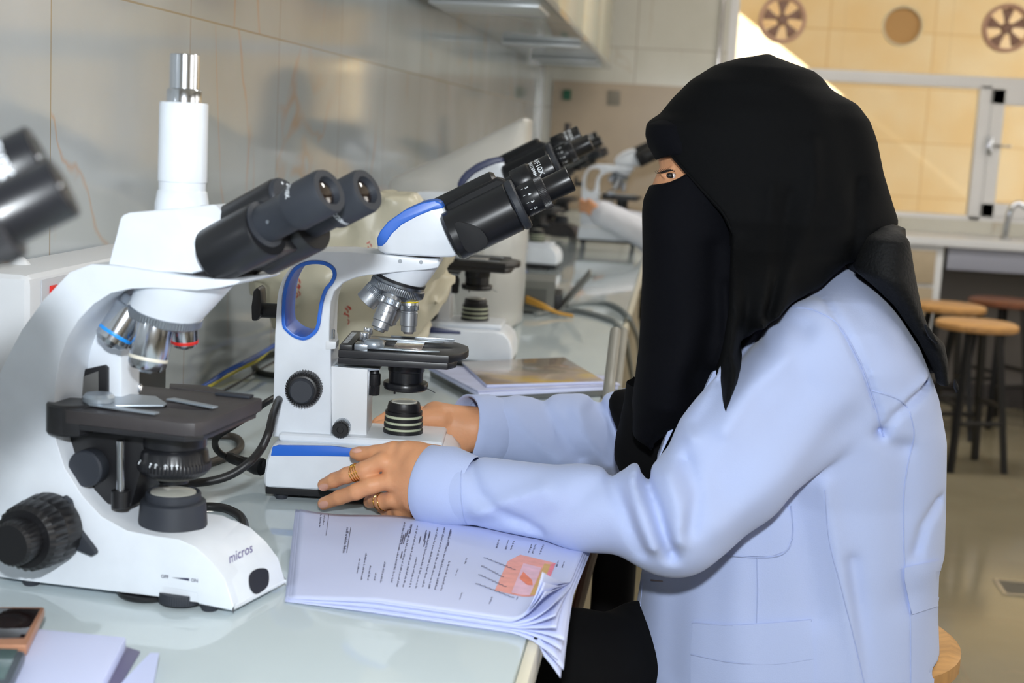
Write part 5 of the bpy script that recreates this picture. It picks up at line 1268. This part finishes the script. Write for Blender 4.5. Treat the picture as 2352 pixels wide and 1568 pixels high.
# body: head, neck, trunk, arms --------------------------------------------------
def body_mesh():
    out = bmesh.new()
    # trunk and arms (all under the clothes)
    V = Vol((-.27, 1.42, .6), (.32, 1.95, 1.36), .008)
    V.f = V.ell((.16, 1.70, .87), (.08, .10, .17)).astype(np.float32)
    V.smin(V.cone((.165, YW+.01, 1.0), (.11, YW, 1.2), .036, .045), .04)
    V.smin(V.ell(ony(1740, 310, YW), (.085, .058, .078)), .03)
    V.smin(V.cone(SHn+Vector((.03, .05, -.04)), ELn, .035, .03), .03); V.smin(V.cone(ELn, WRn.lerp(ELn, .12), .03, .017), .02)
    V.smin(V.cone(SHf+Vector((.04, -.02, -.04)), ELf, .035, .03), .03); V.smin(V.cone(ELf, WRf.lerp(ELf, .12), .03, .017), .02)
    add(out, V.bm(1))
    # face seen through the eye slot
    V = Vol((-.04, 1.60, 1.17), (.09, 1.76, 1.28), .0015)
    f_ = V.loft(zx([(1512, 330), (1511, 355), (1513, 372), (1515, 383), (1511, 394), (1503, 412), (1497, 428), (1490, 450)]), zx([(1740, 330), (1740, 450)]), [(0, YW)], zz_([(330, .060), (365, .062), (400, .062), (450, .064)], u=1540), 1.75)
    V.f = f_.astype(np.float32)
    e = ony(1543, 402, 1.645)
    i_, k_ = int((e.x-V.lo[0])/V.h), int((e.z-V.lo[2])/V.h); col_ = V.f[i_, :, k_]; ys = V.lo[1]+V.h*int(np.argmax(col_ < 0))
    e = Vector((e.x, ys, e.z)); sl = -.45
    yy = lambda dx: ys+sl*dx if dx < 0 else ys-.12*dx
    V.f = np.maximum(V.f, -V.ell((e.x+.001, ys+.001, e.z-.0005), (.0115, .0065, .0040))).astype(np.float32)
    V.smin(V.cone((e.x-.011, yy(-.011)+.0015, e.z+.002), (e.x+.001, ys+.0005, e.z+.0062), .0022, .0032), .003)
    V.smin(V.cone((e.x+.001, ys+.0005, e.z+.0062), (e.x+.013, ys+.0005, e.z+.0022), .0030, .0024), .003)
    V.smin(V.cone((e.x-.011, yy(-.011)+.0015, e.z-.001), (e.x+.002, ys+.0015, e.z-.0062), .0018, .0026), .003)
    V.smin(V.cone((e.x+.002, ys+.0015, e.z-.0062), (e.x+.013, ys+.001, e.z+.000), .0024, .0018), .003)
    V.f = (V.f-.0014*np.exp(-((V.x-e.x)**2+(V.z-e.z-.021)**2*3)/.012**2)).astype(np.float32)
    add(out, V.bm(1))
    return out, e
# hands -----------------------------------------------------------------
def hand(V, wr, knuckles, digits, palm):
    for a, b, ra, rb, fl in palm: V.smin(V.cone(a, b, ra, rb, fl), .010)
    for d in digits:
        loc = None
        for (a, ra), (b, rb) in zip(d, d[1:]):
            c = V.cone(a, b, ra, rb); loc = c if loc is None else np.minimum(loc, c) if False else -np.log(np.exp(-loc/.0012)+np.exp(-c/.0012))*.0012
        V.smin(loc.astype(np.float32), .0045)
def near_hand():
    V = Vol((-.40, 1.48, BZ+.001), (-.225, 1.64, .925), .0013)
    W = ony(1020, 1108, 1.532); P_ = lambda u, v, y: ony(u, v, y)
    yk = 1.543
    K = [P_(880, 1060, yk+.004), P_(890, 1105, yk-.002), P_(903, 1147, yk+.003), P_(925, 1170, yk+.012)]
    palm = [(W+Vector((0, 0, .013)), P_(965, 1075, 1.538), .0245, .022, None), (W+Vector((.0, 0, -.014)), P_(965, 1140, 1.538), .0245, .021, None), (W, K[0].lerp(W, .12), .021, .0105, None), (W, K[1].lerp(W, .08), .0215, .0115, None), (W, K[2].lerp(W, .08), .021, .0115, None), (P_(1010, 1150, 1.54), K[3], .018, .0115, None),
            (W+Vector((0, .012, .004)), P_(925, 1075, yk+.018), .022, .013, None), (P_(1000, 1060, 1.545), P_(935, 1040, 1.55), .019, .014, None), (W+Vector((0, .01, -.01)), P_(940, 1130, yk+.02), .022, .014, None)]
    thumb = [(P_(960, 1045, 1.552), .0150), (P_(905, 1036, 1.556), .0112), (P_(862, 1040, 1.562), .0088), (P_(826, 1042, 1.568), .0078), (P_(816, 1041, 1.570), .0068)]
    index = [(K[0], .0112), (P_(838, 1078, 1.544), .0096), (P_(797, 1091, 1.550), .0090), (P_(768, 1102, 1.558), .0082), (P_(744, 1113, 1.566), .0074)]
    middle = [(K[1], .0112), (P_(850, 1115, 1.536), .0096), (P_(818, 1129, 1.536), .0091), (P_(780, 1142, 1.548), .0083), (P_(744, 1156, 1.560), .0074)]
    ring = [(K[2], .0105), (P_(878, 1152, 1.552), .0092), (P_(862, 1148, 1.568), .0086), (P_(850, 1152, 1.582), .0078)]
    pinky = [(K[3], .0100), (P_(905, 1178, 1.566), .0082), (P_(892, 1178, 1.582), .0075), (P_(880, 1176, 1.594), .0068)]
    hand(V, W, K, [thumb, index, middle, ring, pinky], palm)
    for k in K[:3]: V.smin(V.ell((k.x+.001, k.y-.004, k.z), (.0085, .007, .0075)), .006)
    # tendons and dimples between the knuckles
    for k in range(3):
        m = K[k].lerp(K[k+1], .5)
        V.f = (V.f+.0016*np.exp(-((V.x-m.x+.004)**2+(V.z-m.z)**2)/.006**2)*(V.y < m.y+.006)).astype(np.float32)
    for fgr in (index, middle):
        c = fgr[2][0]; V.f = (V.f-.0006*np.sin((V.x-c.x)*1900)*np.exp(-((V.x-c.x)**2+(V.y-c.y)**2+(V.z-c.z)**2)/.0075**2)).astype(np.float32)
    cutx = V.x-(W.x+.02); V.f = np.maximum(V.f, cutx).astype(np.float32)
    return V, thumb, index, middle, ring
def far_hand():
    V = Vol((-.37, 1.66, BZ+.001), (-.215, 1.85, .93), .0016)
    W = ony(1085, 985, 1.775); P_ = lambda u, v, y: ony(u, v, y)
    palm = [(W, P_(1000, 955, 1.765), .027, .019, None), (W, P_(1000, 1000, 1.760), .026, .016, None), (P_(1050, 1015, 1.765), P_(1010, 1015, 1.76), .018, .012, None), (W, P_(985, 960, 1.785), .024, .014, None)]
    thumb = [(P_(1010, 960, 1.755), .017), (P_(960, 963, 1.742), .0125), (P_(910, 972, 1.733), .0105), (P_(870, 984, 1.728), .0092), (P_(852, 990, 1.726), .0080)]
    fing = []
    for k in range(4):
        y = 1.785+.012*k; v0 = 955+k*12
        fing.append([(P_(995, v0, y), .0105), (P_(945, v0-10, y-.004), .0092), (P_(900, v0-2, y-.018), .0088), (P_(868, v0+16, y-.032), .0078)])
    hand(V, W, None, [thumb]+fing, palm)
    cutx = V.x-(W.x+.02); V.f = np.maximum(V.f, cutx).astype(np.float32)
    return V
bb_, EYE = body_mesh()
Vh, TH, IN_, MI_, RI_ = near_hand(); add(bb_, Vh.bm(1)); add(bb_, far_hand().bm(1))
body = part('body', bb_, M_SKIN, ang=80)
# nails
tb = bmesh.new(); tb.from_mesh(body.data); BT = BVHTree.FromBMesh(tb)
def nail(c, ex, ey):
    """c, ex, ey in pixels: centre and two half axes"""
    b_ = bmesh.new(); rows = []
    for i in range(5):
        r_ = i/4; rows.append([b_.verts.new((c[0]+r_*(ex[0]*math.cos(a)+ey[0]*math.sin(a)), c[1]+r_*(ex[1]*math.cos(a)+ey[1]*math.sin(a)), 0)) for a in np.linspace(0, 2*math.pi, 20, endpoint=False)])
    for a, b in zip(rows, rows[1:]):
        for k in range(20): b_.faces.new((a[k], a[(k+1) % 20], b[(k+1) % 20], b[k]))
    bmesh.ops.remove_doubles(b_, verts=b_.verts, dist=.01)
    for v in b_.verts:
        d = math.hypot(v.co.x-c[0], v.co.y-c[1])/max(1, math.hypot(*ex))
        p = cast(BT, v.co.x, v.co.y, .0007*(1-.6*min(1, d)**2)); v.co = p if p else Vector(ony(v.co.x, v.co.y, 1.56))
    part('fingernail', b_, M_NAIL, body, ang=80)
nail((743, 1118), (11, -4), (3, 7)); nail((743, 1158), (11, -4), (3, 7)); nail((820, 1035), (11, -1), (1, 5))
tb.free()
# eye
e = EYE
ec = e+Vector((.002, .0092, -.0006))
part('eyeball', lathe([(.0001, -.0100)]+[(.0100*math.cos(a), .0100*math.sin(a)) for a in np.linspace(-1.5, 1.5, 18)]+[(.0001, .0100)], ec, Vector((-.5, -.86, 0)), 32), mat('eye_white', rgb(206, 196, 192), .12, coat=1), body)
part('iris', lathe([(.0047, .0086), (.0045, .0091), (.0036, .0098), (.001, .0104)], ec, Vector((-.5, -.86, -.04)), 28), mat('dark_iris', rgb(22, 14, 12), .06, coat=1), body)
bm = bmesh.new()
for k in range(15):
    t = k/14; a = Vector((e.x-.0115+.024*t, e.y+.0035*(1-t)**2-.0028, e.z+.002+.0042*math.sin(math.pi*min(1, t*1.02)))); L_ = .0085*(1-.45*t)
    add(bm, tube([a, a+Vector((-L_*.6, -L_*.3, -.0006)), a+Vector((-L_, -L_*.4, .0018))], .00045, 5, 4, rs=[.0005, .0004, .00012]))
add(bm, tube([Vector((e.x-.012, e.y+.0012, e.z+.0018)), Vector((e.x+.001, e.y-.0026, e.z+.0055)), Vector((e.x+.0135, e.y-.0022, e.z+.001))], .0008, 6, 6))
part('eyelashes', bm, mat('lash_black', rgb(14, 10, 10), .5), body)
bm = bmesh.new(); rr = random.Random(2)
part('eyebrow', tube([Vector((e.x-.014, e.y+.006, e.z+.0185)), Vector((e.x-.002, e.y-.0005, e.z+.0205)), Vector((e.x+.012, e.y-.002, e.z+.019))], .0012, 8, 6, rs=[.0005, .0013, .0009]), mat('brow_brown', rgb(120, 84, 66), .8), body)
# rings
def ring_on(a, b, t, r, w_, n=3, name='finger_ring', label=None):
    c = a.lerp(b, t); d = (b-a).normalized(); bm = bmesh.new(); x = d.orthogonal().normalized(); y = d.cross(x)
    for k in range(n):
        cc_ = c+d*w_*(k-(n-1)/2); tilt = .18*(k-(n-1)/2)
        P_ = [cc_+(x*math.cos(q)+y*math.sin(q))*r+d*(tilt*r*math.cos(q)*.5+.0003*math.sin(5*q+k)) for q in np.linspace(0, 2*math.pi, 40)]
        add(bm, tube(P_, .0006, 8, 1))
    part(name, bm, M_GOLD, wm, label=label)
ring_on(IN_[1][0], IN_[2][0], .45, .0098, .0024, 4, label='thin gold rings on the index finger')
ring_on(RI_[0][0], RI_[1][0], .95, .0102, .002, 1, label='gold band on the curled finger')
ring_on(RI_[1][0], RI_[2][0], .2, .0098, .002, 1, label='gold band edge on the curled finger')

# ------------------------------------------------------------------ the person farther along the bench
p2 = root('person', 'person far down the bench, only a white coat sleeve and hand showing', 'person', (.12, 5.9, 0))
def part2(name, bm, m, **k):
    bmesh.ops.translate(bm, verts=bm.verts, vec=-Vector((.12, 5.9, 0))); return obj(name, bm, m, p2, **k)
y2 = 5.72
el, wr2 = ony(1500, 545, y2), ony(1382, 490, y2-.05)
V = Vol((-.42, 5.55, .4), (.42, 6.2, 1.4), .012)
V.f = V.cone((.14, 5.9, .6), (.12, 5.9, 1.05), .15, .13, ((0, 1, 0), .8)).astype(np.float32)
V.smin(V.cone((.12, 5.74, 1.06), el, .07, .06), .04); V.smin(V.cone(el, wr2, .062, .048), .03)
V.smin(V.cone((.12, 6.06, 1.06), (-.02, 6.1, .9), .07, .055), .04); V.smin(V.cone((-.02, 6.1, .9), (-.22, 6.05, .93), .055, .042), .03)
V.f = (V.f+fold_noise(V, .004, 9, 12)).astype(np.float32)
part2('lab_coat', V.bm(1), mat('plain_white_coat', rgb(206, 208, 216), .8, spec=.2), ang=60)
V = Vol((-.42, 5.55, .82), (.36, 6.2, 1.5), .008)
V.f = V.ell((.08, 5.9, 1.36), (.09, .075, .11)).astype(np.float32); V.smin(V.cone((.12, 5.9, 1.1), (.09, 5.9, 1.3), .05, .05), .03)
h0 = wr2; d = (wr2-el).normalized(); V.smin(V.cone(el, wr2, .035, .03), .02); V.smin(V.cone(h0, h0+d*.05+Vector((0, 0, -.005)), .03, .024, ((0, 1, 0), 1.5)), .015)
for k in range(4): V.smin(V.cone(h0+d*.05+Vector((0, .012*k-.02, .012-.008*k)), h0+d*.085+Vector((-.01, .012*k, .018-.015*k)), .0095, .0085), .004)
V.smin(V.cone(h0+d*.02+Vector((0, -.02, .015)), h0+d*.06+Vector((0, -.03, .03)), .0105, .009), .006)
V.smin(V.cone((-.22, 6.05, .93), (-.28, 6.04, .94), .03, .025), .01)
part2('body', V.bm(1), M_SKIN, ang=80)
V = Vol((-.2, 5.6, .02), (.4, 6.2, 1.52), .012)
V.f = V.ell((.10, 5.9, 1.37), (.11, .095, .125)).astype(np.float32); V.smin(V.cone((.13, 5.9, 1.28), (.15, 5.9, 1.12), .09, .13), .05)
part2('headscarf', V.bm(1), M_SCARF, ang=60)
V = Vol((-.12, 5.5, .02), (.45, 6.3, .8), .014)
V.f = np.minimum(V.cone((.14, 5.9, .64), (.0, 5.84, .6), .16, .12), V.cone((.04, 5.86, .6), (.08, 5.86, .12), .14, .17)).astype(np.float32)
V.f = (V.f+fold_noise(V, .01, 3, 9)).astype(np.float32)
part2('long_skirt', V.bm(1), M_DRESS, ang=60)

r_ = root('cloth', 'maroon cloth hanging under the bench edge beside the curling papers', 'cloth', (-.138, 2.03, .46))
bm = bmesh.new(); rows = []
for k in range(13):
    z = .325*k/12; wv = .9-.5*k/12
    rows.append([bm.verts.new((.010*wv*math.sin(j*1.1)+.012*math.sin(k*.5)*(1-k/12), -.055*wv*2+j*.11*wv*2/13, z)) for j in range(14)])
for a, b in zip(rows, rows[1:]):
    for j in range(13): bm.faces.new((a[j], a[j+1], b[j+1], b[j]))
o_ = obj('cloth_sheet', bm, mat('maroon_cloth', rgb(120, 58, 48), .85), r_, ang=80, fix=False); q_ = o_.modifiers.new('t', 'SOLIDIFY'); q_.thickness = .006
r_ = root('bag', 'black bag with a brown-grey strap hanging from the bench edge behind the coat', 'bag', (-.055, 2.13, .36))
obj('body', box((-.03, -.06, 0), (.035, .08, .36), .02, 4), M_DRESS, r_)
obj('strap', tube([(.0, -.07, .34), (-.005, -.075, .40), (-.03, -.07, .30), (-.05, -.07, .2), (-.075, -.07, .12), (-.03, -.07, .08)], .009, 10), mat('strap_brown_grey', rgb(96, 86, 76), .7), r_)
obj('hook', tube([(0, -.0, .35), (0, 0, .41), (-.02, 0, .447), (-.046, 0, .448), (-.05, 0, .428)], .004, 8), M_STEEL, r_)
